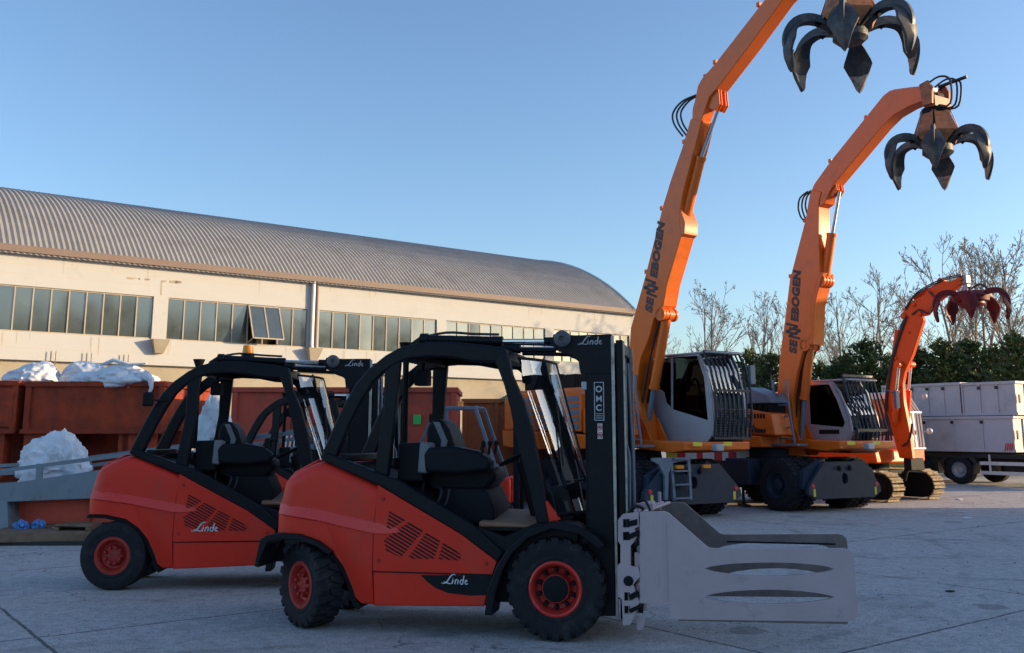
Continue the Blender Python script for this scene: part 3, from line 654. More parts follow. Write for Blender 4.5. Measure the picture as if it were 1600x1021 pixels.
def make_wheel(root, x, y, r, w, rim_r, side, steer=0.0, lugs=26, style='front', rimmat='rimred', worn=False):
    Mx = Matrix.Translation((x,y,r)) @ Matrix.Rotation(R(steer),4,'Z') @ (Matrix.Identity(4) if side < 0 else Matrix.Rotation(math.pi,4,'Z'))
    # outer face towards -y in wheel space
    h = w/2; wm_ = MB(Mx)
    wm_.lathe([(rim_r+.012,-h*.80),(rim_r+.012,-h*.87),(rim_r-.02,-h*.87),(rim_r-.035,-h*.72),(rim_r-.05,-h*.45),(rim_r*.62,-h*.40),(rim_r*.55,-h*.52),(rim_r*.53,-h*.78 if style=='front' else -h*.62),(rim_r*.30,-h*.80 if style=='front' else -h*.66),(0.0,-h*.82 if style=='front' else -h*.68)], n=36)
    wo = wm_.build('wheel', rimmat, root, smooth=40)
    ib = MB(Mx); ib.lathe([(rim_r-.01,-h*.3),(rim_r-.01,h*.9),(0.0,h*.9)], n=24); ib.build('inner_rim','blackm',wo)
    t = MB(Mx); lug = 0.004 if worn else 0.022
    t.lathe([(rim_r,-h*.72),(rim_r+.01,-h*.86),(rim_r+.035,-h*.93),(rim_r+.05,-h*.90),((rim_r+r)/2,-h*1.0),(r-.07,-h*.99),(r-.04,-h*.93),(r-lug,-h*.82),(r-lug+.004,0),(r-lug,h*.82),(r-.04,h*.93),(r-.07,h*.99),((rim_r+r)/2,h),(rim_r,h*.8)], n=64)
    for i in range(0 if worn else lugs):
        for s_ in (-1,1):
            a = 2*math.pi*(i+(0.5 if s_>0 else 0))/lugs; da = 2*math.pi/lugs*0.29
            vs = []
            for (aa,yy,rr) in ((a-da,s_*h*.99,r-.052),(a+da,s_*h*.99,r-.052),(a-da,s_*h*.93,r-.006),(a+da,s_*h*.93,r-.006),
                               (a-da*1.0+.05*1,s_*h*.35,r+.002),(a+da+.05,s_*h*.35,r+.002),(a-da*.6+.09,-s_*h*.12,r+.001),(a+da*.4+.09,-s_*h*.12,r+.001)):
                for dr in (0,-.035): vs.append(((rr+dr)*math.cos(aa), yy, (rr+dr)*math.sin(aa)))
            f_ = [(0,2,6,4),(4,6,10,8),(8,10,14,12),(0,4,5,1),(2,3,7,6),(4,8,9,5),(6,7,11,10),(8,12,13,9),(10,11,15,14),(12,14,15,13),(0,1,3,2)]
            t.add(vs, f_)
    t.build('tyre','rubber',wo,smooth=30)
    nb = MB(Mx); n_ = 10 if style=='front' else 8
    for i in range(n_):
        a = 2*math.pi*(i+.5)/n_ ; rr = rim_r*.70 if style=='front' else rim_r*.46
        yb = -h*.42 if style=='front' else -h*.56
        c = (rr*math.cos(a), yb, rr*math.sin(a)); nb.lathe([(.0,yb-.042),(.016,yb-.04),(.02,yb-.03),(.022,yb+.01)], (c[0],0,c[2]), 6)
    if style == 'front': nb.lathe([(0,-h*.84),(rim_r*.42,-h*.83),(rim_r*.50,-h*.79),(rim_r*.52,-h*.5)], n=28)
    nb.build('wheel_nuts','blackm' if style=='front' or rimmat!='rimred' else 'rimred',wo,smooth=30)
    if style == 'front':
        rg = MB(Mx); rg.tube([(rim_r*.985*math.cos(a*math.pi/20), -h*.885, rim_r*.985*math.sin(a*math.pi/20)) for a in range(41)], .011, 6, cap=False); rg.build('rim_edge','redtrim',wo)
    return wo
def forklift(name, label, group, loc, rz, scale=1.0, clamp=True, rear_fender=True, steer=-36, beacon=False, logo='patch', mirror=False, worn=False):
    t = thing(name, label, 'forklift', loc, rz, group, scale)
    # counterweight and engine hood
    prof = []
    for i,(x,z) in enumerate(CW): 
        wx = [0,.35,.8,1,1.3,1.5,1.7,1.7][i]; wz = [-1.0,-1.0,-1.0,-.8,-.4,-.15,0,0][i]; prof.append((x,z,wx,wz))
    for i,(x,z) in enumerate(ARCH): prof.append((x,z,0,0 if i<5 else .3))
    prof += [(SEAM[0][0]-.006,SEAM[0][1],0,0),(SEAM[1][0]-.006,SEAM[1][1],0,0),(SEAM[2][0]-.006,SEAM[2][1],0,-1.0)]
    b = MB(); loft_body(b, prof, .60, .10, 6); cw = b.build('counterweight','red',t,smooth=50)
    for s_ in (-1,1):   # crease: a facet tilted to the sky that fades out on the side panel
        sb_ = MB(); vs=[]; fs=[]; K_ = len(BTOP)
        for i in range(K_):
            (xa,za),(xb,zb) = BTOP[i],BBOT[i]; u = i/(K_-1); pr = .026*min(1,(1-u)*2.2)+.001; ins = (.055,.012,0,0,0,0,0,0)[i]
            vs += [(xa,s_*(.6005-ins),za),(xb,s_*(.6005+pr-ins),zb),(xb,s_*(.6002-ins),zb-.020*(1-u)-.002)]
        for i in range(K_-1): fs += [(3*i,3*i+1,3*i+4,3*i+3),(3*i+1,3*i+2,3*i+5,3*i+4)]
        sb_.add(vs,fs); sb_.build('trim_band','redtrim',t,smooth=35)
    off = [(CW[-1][0]+.02,CW[-1][1]-.004)]+[(x-.004,z-.006) for x,z in ARCH[:7]]; wl_ = MB(); wl_.prism(off+[(x-.03,z-.035) for x,z in off[::-1]],-.575,.575); wl_.build('wheel_well','blackm',t,smooth=60)
    gap = MB(); gap.box(SEAM[0][0]-.02,SEAM[0][0]+.015,-.585,.585,.27,1.1); gap.build('panel_gap','groove',t,smooth=0)
    for s_ in (-1,1):
        def P(pts, a, b_, nm, mt, bev=.006, par=t, **k):
            return MB().prism(pts, s_*a, s_*b_).build(nm, mt, par, bevel=bev, **k)
        sp = P([SEAM[0],SEAM[1],SEAM[2]]+REDF[0:], .60, .52, 'side_panel','red', .012)
        P(REDL[:1]+[(REDL[1][0],REDL[1][1]-.0)]+REDL[2:], .594, .50, 'sill_panel','red', .012) if True else None
        gm_ = MB(); gm_.box(SEAM[0][0],REDL[1][0]+.0,s_*.5945,s_*.60-.0*s_,REDL[0][1]-.007,REDL[0][1]+.007) 
        gm_.build('panel_gap','groove',t,smooth=0)
        vm = MB()
        for poly in VENT:
            for q4 in slats(poly,.029,.014,(.885,-.466)): vm.prism(q4, s_*.5975, s_*.6025)
        vm.build('vent_grille','groove',sp,smooth=0)
        bt = MB()
        for x,z in ((SEAM[2][0]+.055,1.12),(SEAM[0][0]+.055,.60),(REDF[3][0]-.09,.60)): bt.lathe([(0,s_*.612),(.014,s_*.611),(.018,s_*.598)],(x,0,z),10)
        bt.build('panel_bolt','rimred',sp)
        # raised band along the side of counterweight and panel
        P(RAIL, .585, .50, 'frame_rail','black', .014)
        P(ARCO+ARCI, .545, .465, 'guard_arch','black', .018, smooth=40)
        P(BPIL if s_ < 0 else [(p[0]+.15,p[1]) for p in BPIL], .54, .47, 'rear_pillar','black', .014)
        P(APIL if s_ < 0 else [(p[0]+.16,p[1]) for p in APIL], .548, .462, 'front_pillar','black', .014)
        P(COWL, .545, .46, 'front_cowl','red', .006)
        P(COWL2, .54, .44, 'step_plate','black', .01)
        P(FENO, .67, .40, 'front_fender','black', .012, smooth=50)
        if rear_fender and s_ < 0:
            fm = MB(); 
            pts = [(-2.655,0.753),(-2.595,0.793),(-2.472,0.817),(-2.289,0.810),(-2.105,0.754),(-1.970,0.665)]; inn = [(-1.992,0.632),(-2.115,0.710),(-2.287,0.761),(-2.470,0.762),(-2.579,0.727),(-2.635,0.604),(-2.655,0.516),(-2.693,0.526)]
            fm.prism(pts+inn, -.66, -.36); fm.build('rear_fender','black',t,bevel=.008,smooth=50)
        if rear_fender and s_ > 0:
            fm = MB(); fm.prism(pts+inn, .36, .66); fm.build('rear_fender','black',t,bevel=.008,smooth=50)
    lm = MB()
    if logo == 'patch':
        for s_ in (-1,): 
            MB().prism(PATCH, -.592, -.5985).build('name_patch','black',t,smooth=0)
            linde_script(lm, PATCH[0][0]+.19, -.60, .425, .245)
            lm.build('lettering','whitet',t)
    else:
        linde_script(lm, SEAM[0][0]+.20, -.605, .62, .30); lm.build('lettering','whitet',t)
    # chassis, wells, axles
    c = MB(); c.box(-2.2,.25,-.36,.36,.30,.62); c.box(-1.6,-.35,-.52,.52,.28,.70); c.box(-2.3,-1.7,-.30,.30,.45,.80); c.box(-.15,.35,-.42,.42,.25,.75)
    c.build('chassis','blackm',t,smooth=0)
    ec = MB(); ec.prism([(-2.02,1.42),(-1.5,1.24),(-1.45,1.25),(-1.25,1.19),(-.72,.83),(-.40,.66),(-.40,.5),(-2.0,.5)],-.50,.50); ec.build('engine_cover','blackm',t,bevel=.02)
    fl = MB(); fl.box(-.72,.08,-.47,.47,.86,.885) ; fl.build('floor','blackm',t,smooth=0)
    mt = MB(); mt.add([(-.70,-.46,.93),(-.15,-.46,.91),(-.12,.30,.97),(-.66,.30,.99),(-.70,-.46,.885),(-.15,-.46,.885),(-.12,.30,.885),(-.66,.30,.885)],[(0,1,2,3),(4,7,6,5),(0,4,5,1),(1,5,6,2),(2,6,7,3),(3,7,4,0)]); mt.build('floor_mat','mat_brown',t,bevel=.02)
    # roof of the guard: dark bars over a plate, cross beams
    rf = MB()
    for k in range(9): y = -.42+.105*k; rf.bar((-1.30,y,2.43),(-.50,y,2.40),.028,.05)
    rf.box(-.56,-.44,-.5,.5,2.33,2.42); rf.box(-1.42,-1.28,-.5,.5,2.33,2.45)
    rf.build('roof_bars','black',t,bevel=.006)
    pl = MB(); pl.box(-1.35,-.5,-.46,.46,2.395,2.403); pl.build('roof_panel','glassd',t,smooth=0)
    rb = MB(); 
    for z,x in ((1.43,-1.50),): rb.box(x-.03,x+.03,-.5,.5,z-.04,z+.04)
    rb.box(-1.98,-1.90,-.5,.5,1.43,1.50); rb.build('cross_beam','black',t,bevel=.01)
    rg = MB(); rg.add([(-1.50,-.46,1.47),(-1.36,.46,1.47),(-1.24,.46,2.33),(-1.38,-.46,2.33)],[(0,1,2,3)]); rg.build('rear_window','glass',t,smooth=0)
    # windscreen bulging forward between the pillars
    ws = MB(); vs=[];fs=[]; K=12; Z_=10
    lo = [(-0.060,1.001)][0]; hi = [(-0.394,2.341)][0]
    for i in range(Z_+1):
        u = i/Z_; x0 = lo[0]+(hi[0]-lo[0])*u + .02; z = lo[1]+(hi[1]-lo[1])*u
        for j in range(K+1):
            v = -1+2*j/K; bul = (.15-.04*u)*(1-abs(v)**2.4)+.16*(v+1)/2+.035
            vs.append((x0+bul, v*.49, z))
    for i in range(Z_):
        for j in range(K): fs.append((i*(K+1)+j,i*(K+1)+j+1,(i+1)*(K+1)+j+1,(i+1)*(K+1)+j))
    ws.add(vs,fs); wso = ws.build('windscreen','glassw',t,smooth=60)
    wf = MB(); 
    for i in (0,Z_): wf.tube([Vector(vs[i*(K+1)+j]) for j in range(K+1)], .014 if i else .02, 6)
    wf.tube([Vector(vs[i*(K+1)+K-2])+Vector((.004,0,0)) for i in range(Z_+1)], .008, 6)
    wf.build('screen_frame','black',wso)
    wp = MB(); a = Vector(vs[0*(K+1)+7])+Vector((.03,0,.08)); b2 = Vector(vs[6*(K+1)+3])+Vector((.02,0,0)); wp.tube([a,b2],.009,6); wp.tube([Vector(vs[3*(K+1)+2])+Vector((.02,0,0)),Vector(vs[7*(K+1)+4])+Vector((.02,0,.04))],.008,6); wp.blob(a,(.035,.04,.035),8); wp.tube([Vector(vs[(K+1)*2+2])+Vector((.01,0,0)),Vector(vs[(K+1)*2+9])+Vector((.01,0,0))],.014,6); wp.build('wiper','black',wso)
    lp = MB(); lp.lathe([(0,.03),(.07,.025),(.085,0),(.07,-.05),(0,-.06)],(0,0,0),16,'x'); 
    for v in lp.v: v += Vector((-.28,-.32,2.20))
    lp.tube([(-.30,-.32,2.26),(-.36,-.32,2.34)],.015,6); lp.build('work_lamp','blackm',t)
    l2 = MB(); l2.blob((-.13,.05,2.08),(.05,.07,.055),10); l2.tube([(-.13,.05,2.08),(-.20,.05,2.2)],.012,6); l2.build('work_lamp','blackm',t)
    l3 = MB(); l3.box(-1.36,-1.24,-.30,-.14,2.12,2.26); l3.tube([(-1.3,-.22,2.25),(-1.3,-.22,2.36)],.02,6); l3.build('work_lamp','blackm',t,bevel=.02)
    # seat
    sb = MB(); sb.prism([(-1.22,1.17),(-.70,1.17),(-.60,1.28),(-.62,1.38),(-.72,1.41),(-1.18,1.37),(-1.28,1.28)],-.22,.26); sb.build('seat','seatm',t,bevel=.04,seg=3)
    bk = MB(); bk.prism([(-1.16,1.38),(-1.02,1.39),(-.99,1.55),(-1.05,1.72),(-1.12,1.81),(-1.20,1.82),(-1.27,1.74),(-1.27,1.50)],-.20,.24); bk.build('backrest','seatm',t,bevel=.045,seg=3)
    st_ = MB(); st_.prism([(-1.15,1.42),(-1.10,1.42),(-1.06,1.62),(-1.14,1.79),(-1.20,1.79),(-1.12,1.62)],-.214,-.10); st_.build('seat_trim','seatgrey',t,bevel=.01)
    ar = MB(); ar.prism([(-1.22,1.50),(-1.18,1.56),(-.95,1.575),(-.72,1.53),(-.60,1.45),(-.62,1.36),(-.90,1.33),(-1.20,1.34)],-.44,-.24); ar.build('armrest','seatm',t,bevel=.035,seg=3)
    jm = MB()
    for k in range(3): jm.tube([(-.70+.05*k,-.34+.04*k,1.50),(-.69+.05*k,-.34+.04*k,1.58)],.012,6); jm.blob((-.69+.05*k,-.34+.04*k,1.60),(.022,.022,.026),8)
    jm.build('lever','blackm',t)
    cs = MB(); cs.prism([(-.95,.90),(-.60,.90),(-.58,1.02),(-.66,1.20),(-1.1,1.2),(-1.1,1.05)],-.36,.30); cs.build('seat_base','blackm',t,bevel=.02)
    bx = MB(); bx.box(-1.47,-1.23,-.40,.40,1.26,1.60); bx.build('rear_box','blackm',t,bevel=.02); 
    bp_ = MB(); bp_.prism([(-1.28,1.34),(-1.19,1.33),(-1.16,1.45),(-1.18,1.60),(-1.26,1.61)],-.42,.38); bp_.build('rear_box_trim','seatgrey',t,bevel=.02)
    hs = MB(); hs.tube(smooth_path([(-1.25,-.30,1.28),(-1.22,-.42,1.10),(-1.10,-.44,1.06),(-1.05,-.40,1.18),(-1.12,-.34,1.22)]),.014,6); hs.tube(smooth_path([(-1.32,-.30,1.24),(-1.2,-.44,1.03),(-1.02,-.45,1.05),(-.98,-.40,1.20)]),.010,6); hs.build('hose','hose',t)
    ox = MB(); ox.blob((-1.33,-.38,1.12),(.16,.07,.05),12); ox.tube([(-1.45,-.38,1.15),(-1.15,-.40,1.02)],.03,8); ox.build('filler_pipe','silver',t)
    cn = MB(); cn.tube([(-.28,.02,.93),(-.42,.02,1.42)],.045,10); cn.lathe([(.0,.0),(.12,.0),(.12,.03)],(0,0,0),4) if False else None
    cn.build('steering_column','blackm',t)
    sw = MB(); c0 = Vector((-.46,.02,1.47)); ax = Vector((-.45,0,.9)).normalized(); u = Vector((0,1,0)); w_ = ax.cross(u)
    sw.tube([c0+(u*math.cos(q*math.pi/12)+w_*math.sin(q*math.pi/12))*.17 for q in range(25)],.014,6,cap=False)
    for q in (0,8,16): sw.tube([c0,c0+(u*math.cos(q*math.pi/12)+w_*math.sin(q*math.pi/12))*.17],.012,5)
    sw.build('steering_wheel','blackm',t)
    ds = MB(); ds.prism([(-.20,.9),(.02,.9),(-.05,1.22),(-.18,1.38),(-.30,1.38),(-.24,1.2)],-.44,.44) if False else ds.prism([(-.14,.9),(.03,.9),(-.04,1.15),(-.12,1.22)],-.42,.42); ds.build('dashboard','blackm',t,bevel=.02)
    # tilt cylinders above the roof, pivot rollers, hoses
    for s_ in (-1,1):
        y = .40*s_; zc_ = 2.525
        tc_ = MB(); tc_.tube([(-1.22,y,zc_+.01),(-.52,y,zc_-.02)],.040,12); tc_.tube([(-1.27,y,zc_+.01),(-1.20,y,zc_+.01)],.055,12); tc_.tube([(-.60,y,zc_-.02),(-.50,y,zc_-.025)],.047,12)
        tc_.prism([(-1.40,2.42),(-1.36,2.50),(-1.27,2.56),(-1.18,2.53),(-1.16,2.42)],y-.03,y+.03)
        to = tc_.build('tilt_cylinder','black',t,smooth=40,bevel=.004)
        rd_ = MB(); rd_.tube([(-.52,y,zc_-.022),(-.10,y,zc_-.028)],.021,10); rd_.build('rod','chrome',to)
        r2 = MB(); r2.tube([(-.12,y,zc_-.028),(.06,y,zc_-.03)],.034,10); r2.build('rod_end','black',to)
        ro = MB(); yo = y+s_*.08; ro.lathe([(0,yo+s_*.03),(.020,yo+s_*.03),(.024,yo+s_*.05),(.050,yo+s_*.05),(.072,yo+s_*.035),(.072,yo-s_*.08),(0,yo-s_*.08)],(.055,0,2.505),28); ro.build('pivot_disc','discgrey',t)
    lw = MB(); lw.tube([(-.45,-.2,2.44),(-.05,-.2,2.43)],.024,8); lw.tube([(-.44,.2,2.44),(.02,.2,2.42)],.020,8); lw.build('stay_tube','black',t)
    hz = MB(); hz.tube(smooth_path([(-1.30,-.30,2.56),(-1.05,-.32,2.60),(-.8,-.3,2.585),(-.55,-.34,2.57)]),.012,6); hz.tube(smooth_path([(-1.28,.1,2.50),(-1.0,.0,2.53),(-.7,-.1,2.52),(.05,-.1,2.48)]),.014,6); hz.blob((-1.28,-.05,2.51),(.10,.3,.05),10); hz.build('roof_hose','hose',t)
    # mast
    for s_ in (-1,1):
        y0, y1 = .36*s_, .46*s_
        mo = MB(); mo.prism(MHEAD, y0+.01*s_, y1+.005*s_) ; mo.box(.245,.475,min(y0,y1),max(y0,y1),.19,2.30); mo.box(.245,.275,min(y0,y1)-(0 if s_<0 else .0),max(y0,y1),.19,2.25)
        mco = mo.build('mast_upright','black',t,bevel=.006)
        mc = MB(); mc.box(.478,.505,s_*.455-.012,s_*.455+.012,.18,2.525); mc.build('mast_edge','steel',mco,bevel=.004)
        mi = MB(); mi.box(.515,.575,min(s_*.28,s_*.43),max(s_*.28,s_*.43),.16,2.49); mi.build('inner_mast','black',t,bevel=.005)
        mj = MB(); mj.box(.578,.592,s_*.42-.012,s_*.42+.012,.16,2.48); mj.build('inner_mast_edge','steel',t,smooth=0)
    cb = MB()
    for z in (.35,1.25,2.35): cb.box(.30,.42,-.38,.38,z-.06,z+.06)
    cb.box(.53,.57,-.3,.3,2.38,2.48); cb.box(.53,.57,-.3,.3,.2,.3); cb.build('mast_cross_member','black',t,bevel=.008)
    lc = MB(); 
    for y in (-.2,.2): lc.tube([(.38,y,.2),(.38,y,2.3)],.045,12)
    lc.build('lift_cylinder','black',t)
    ch = MB()
    for y in (-.24,-.20,.20,.24): ch.box(.53,.545,y-.012,y+.012,.35,2.44)
    ch.build('lift_chain','steel',t,smooth=0)
    mh = MB(); mh.tube(smooth_path([(.60,-.30,.60),(.60,-.31,1.10),(.60,-.31,1.52),(.53,-.33,1.66)]),.014,6)
    mh.tube(smooth_path([(.61,-.20,.85),(.63,-.21,1.3),(.60,-.22,2.3)]),.012,6); mh.build('mast_hose','stepgrey',t)
    sb2 = MB(); sb2.box(.215,.26,-.47,-.40,2.06,2.13); sb2.build('mast_bracket','silver',t,bevel=.005)
    lt = MB(); linde_script(lt, .19, -.472, 2.452, .225); lt.build('lettering','greyt',t)
    # makers plate with turned letters and hand warning sticker
    yb = -.462
    if clamp:
        fr = MB(); 
        for q in ((.325,.331,1.795,2.125),(.404,.410,1.795,2.125)): fr.box(q[0],q[1],yb-.003,yb,q[2],q[3])
        for z in (1.795,2.119): fr.box(.331,.404,yb-.003,yb,z,z+.006)
        for k in range(3): fr.box(.338,.397,yb-.003,yb,1.815+.018*k,1.820+.018*k)
        fr.build('plate_frame','greyt',t,smooth=0)
        for ch_,z,an in (('O',2.045,0),('M',1.965,0),('C',1.885,0)):
            v,f = text_prism(ch_, .074, ext=.0015, bold=(.0022 if ch_!='M' else .0006))
            cx = sum(p.x for p in v)/len(v); cy = sum(p.y for p in v)/len(v)
            v = [Vector((p.x-cx,p.y-cy,p.z)) for p in v]
            q = MB(side_m(.367,yb-.002,z+.02,0 if ch_!='M' else 0)); q.add(v,f); q.build('lettering','greyt',t,smooth=0)
        sk = MB(); sk.box(.350,.392,yb-.002,yb,1.64,1.77); so2 = sk.build('warning_sticker','wht',t,smooth=0)
        for z in (1.672,1.738):
            q = MB(); q.tube([(.371+.018*math.cos(a*math.pi/10), yb-.004, z+.024*math.sin(a*math.pi/10)) for a in range(21)],.003,5,cap=False); q.bar((.358,yb-.004,z+.015),(.384,yb-.004,z-.015),.003,.004); q.build('prohibition_mark','reds',so2)
            q = MB(); q.blob((.371,yb-.003,z),(.010,.002,.012),8); q.build('hand_mark','blackt',so2)
    # wheels
    make_wheel(t, 0, -.50, .416, .30, .215, -1, 0, 24, 'front'); make_wheel(t, 0, .50, .416, .30, .215, 1, 0, 24, 'front')
    rs = 'rear'
    make_wheel(t, -2.24, -.45, .365, .26, .19, -1, steer, 22, rs, 'rimred', worn); make_wheel(t, -2.24, .45, .365, .26, .19, 1, steer, 22, rs)
    if beacon:
        bc = MB(); bc.lathe([(0,.115),(.055,.11),(.062,.06),(.068,.0)],(-.98,-.15,2.60),16,'z'); bo = bc.build('beacon','amber',t)
        b3 = MB(); b3.lathe([(.075,0),(.078,.012),(.078,-.03),(.0,-.03)],(-.98,-.15,2.60),16,'z'); b3.tube([(-.98,-.15,2.44),(-.98,-.15,2.58)],.02,8); b3.build('beacon_base','black',bo)
    hn = MB(); hn.lathe([(.03,0),(.035,.08),(.045,.16),(.075,.24),(.06,.24)],(-1.66,.36,2.34),12,'z'); hn.tube([(-1.66,.36,1.5),(-1.66,.36,2.36)],.03,8); hn.build('exhaust_stack','blackm',t)
    if mirror:
        mr = MB(); mr.box(-2.02,-1.90,-.66,-.60,1.98,2.14); mo_ = mr.build('mirror','blackm',t,bevel=.025,seg=3); a_m = MB(); a_m.tube([(-1.92,-.62,2.05),(-1.78,-.55,2.05)],.012,6); a_m.build('mirror_arm','black',mo_)
    lt_ = MB(); lt_.prism([(SEAM[2][0]-.0,0),(0,0),(0,0)],0,0) if False else None
    tl = MB(); tl.prism([(-2.215,1.429),(-2.336,1.371),(-2.439,1.314),(-2.491,1.241),(-2.487,1.274),(-2.440,1.337),(-2.331,1.394),(-2.216,1.451)],-.45,.45); tl.build('tail_lip','redtrim',t,bevel=.006)
    # carriage
    cg = MB()
    for y in (-.38,.38): cg.box(.575,.615,y-.05,y+.05,.22,.98)
    for z in (.80,.33): cg.box(.60,.655,-.52,.52,z-.06,z+.06)
    cg.build('fork_carriage','black',t,bevel=.006)
    if clamp:
        cf = MB()
        for z0 in (.86,.26):
            for dz in (0,.105):
                cf.box(.665,.72,-.57,.57,z0+dz,z0+dz+.028); cf.box(.72,.745,-.57,.57,z0+dz,z0+dz+.075)
            cf.box(.655,.675,-.57,.57,z0-.02,z0+.20)
        cf.prism([(.655,1.03),(.80,1.05),(.80,1.02),(.70,.86),(.655,.86)],-.57,-.54); cf.prism([(.655,.22),(.73,.20),(.71,.11),(.66,.11)],-.57,-.53)
        cf.prism([(.655,.72),(.79,.72),(.79,.60),(.72,.54),(.655,.54)],-.60,-.54)
        for y in (-.20,.20): cf.box(.655,.70,y-.05,y+.05,.26,1.06)
        co = cf.build('clamp_frame','grey_mach',t,bevel=.004)
        sl = []
        for q in ([(0.570,0.989),(0.623,0.990),(0.622,0.923),(0.569,0.922)],[(0.568,0.886),(0.621,0.888),(0.620,0.821),(0.567,0.820)],[(0.569,0.410),(0.616,0.411),(0.615,0.346),(0.568,0.344)],[(0.567,0.304),(0.614,0.306),(0.613,0.246),(0.566,0.244)]): sl.append(q)
        ep_ = MB(); ep_.prism([(0.528,0.983),(0.571,1.030),(0.698,1.048),(0.701,0.935),(0.664,0.914),(0.683,0.853),(0.651,0.801),(0.629,0.781),(0.626,0.618),(0.688,0.610),(0.702,0.540),(0.644,0.472),(0.678,0.368),(0.693,0.339),(0.649,0.248),(0.616,0.162),(0.554,0.149),(0.547,0.354),(0.516,0.378),(0.516,0.615),(0.542,0.641),(0.545,0.784),(0.525,0.814)],-.632,-.600,holes=sl); ep_.build('clamp_end','grey_mach',t,bevel=.003,smooth=0)
        er = MB()
        for (a_,b_,c_,d_) in ([(0.603,0.971),(0.688,0.993),(0.687,0.947),(0.613,0.930)],[(0.601,0.864),(0.697,0.906),(0.706,0.866),(0.622,0.828)],[(0.602,0.389),(0.676,0.431),(0.695,0.392),(0.622,0.350)],[(0.600,0.279),(0.694,0.322),(0.693,0.292),(0.620,0.250)]): er.prism([a_,b_,c_,d_],-.640,-.634)
        er.build('clamp_hook','blackm',t,smooth=0)
        cy = MB(); 
        for z in (.74,.52): cy.tube([(.70,-.50,z),(.70,.50,z)],.035,12)
        cy.build('clamp_cylinder','silver',co)
        pn = MB(); pc = [(0.605,0.501)][0]; pn.lathe([(0,-.650),(.030,-.648),(.040,-.640),(.040,-.60)],(pc[0],0,pc[1]),18); pn.lathe([(0,-.61),(.014,-.61),(.014,-.58)],(.745,0,.70),10)
        for z in (.845,.955,.245,.355): pn.box(.675,.715,-.585,-.572,z-.0,z+.05)
        pn.build('clamp_pin','blackm',co)
        ph = MB(); 
        ph.tube(smooth_path([(.60,-.45,.70),(.59,-.47,.95),(.62,-.48,1.06),(.70,-.46,1.08),(.74,-.40,1.02)]),.015,6)
        ph.tube(smooth_path([(.66,-.30,1.10),(.74,-.38,1.12),(.80,-.48,1.00),(.77,-.55,.92)]),.012,6)
        ph.tube(smooth_path([(.74,-.575,.93),(.80,-.585,.90),(.80,-.585,.84),(.74,-.58,.82)]),.012,6)
        ph.build('clamp_hose','hose',co)
        vl = MB(); vl.box(.66,.80,-.35,-.05,1.04,1.10); vl.bar((.68,-.52,1.045),(.84,.35,1.06),.02,.03,(0,0,1)); vl.bar((.74,-.52,1.045),(.90,.35,1.06),.02,.03,(0,0,1)); vl.tube([(.82,.25,1.0),(.82,.25,1.16)],.018,8); vl.build('clamp_valve','grey_mach',co,bevel=.004)
        a1 = MB(); a1.prism(ARM, -.626,-.596, holes=[H1,H2]); ao = a1.build('clamp_arm','grey_mach',t,bevel=.004,smooth=0)
        h1 = H1 ; in1 = MB(); in1.prism([(p[0]+(.0),p[1]) for p in ARM],-.5955,-.575,holes=[H1,H2]); in1.build('clamp_lining','clampin',ao,smooth=0)
        rib = MB(); rib.box(.905,.918,-.633,-.626,.36,1.0); rib.box(.80,.825,-.630,-.626,.90,.95); rib.box(.83,.85,-.630,-.626,.45,.56); rib.build('clamp_rib','grey_mach',ao,smooth=0)
        nib = MB(); nib.prism([(0.997,0.219),(2.299,0.248),(2.293,0.228),(0.997,0.202)],-.618,-.600); nib.build('wear_strip','clampin',ao,smooth=0)
        dx = 0.0
        zf = lambda z: z-.01
        c1 = sum(p[1] for p in H1)/len(H1); c2 = sum(p[1] for p in H2)/len(H2)
        FH = [[(p[0]+.10,.645+(p[1]-c1)*1.15) for p in H1],[(p[0]+.08,.388+(p[1]-c2)*1.50) for p in H2]]
        FA = [(p[0]+.10 if p[0]>.9 else p[0]+.04,max(.19,zf(p[1]))) for p in ARM]
        a2 = MB(); a2.prism(FA, .600,.622, holes=FH); ap = a2.build('clamp_arm','grey_mach',t,bevel=.003,smooth=0); ap['label'] = 'far clamp arm showing its rubber-lined inner face'
        in2 = MB(); in2.prism(FA,.578,.5995,holes=FH); in2.build('clamp_lining','clampin',ap,smooth=0)
        gr = MB(); gr.box(FA[5][0]+.02,FA[6][0]-.03,.574,.5785,FA[5][1]-.070,FA[5][1]-.055); gr.build('clamp_groove','groove',ap,smooth=0)
    return t
forklift('forklift','front red and black forklift with long grey paper clamp arms','forklifts parked in the yard',(0.4896,8.790,0),-12,clamp=True)
forklift('forklift','second red forklift with amber beacon on its roof, left of the clamp forklift','forklifts parked in the yard',(-2.17,11.48,0),5,clamp=False,rear_fender=False,steer=-8,worn=True,beacon=True,logo='panel',mirror=True)
forklift('forklift','third forklift, mostly hidden, arched frame seen through the beacon forklift','forklifts parked in the yard',(-2.35,15.6,0),-6,scale=.91,clamp=False,rear_fender=False,steer=0,logo='panel')
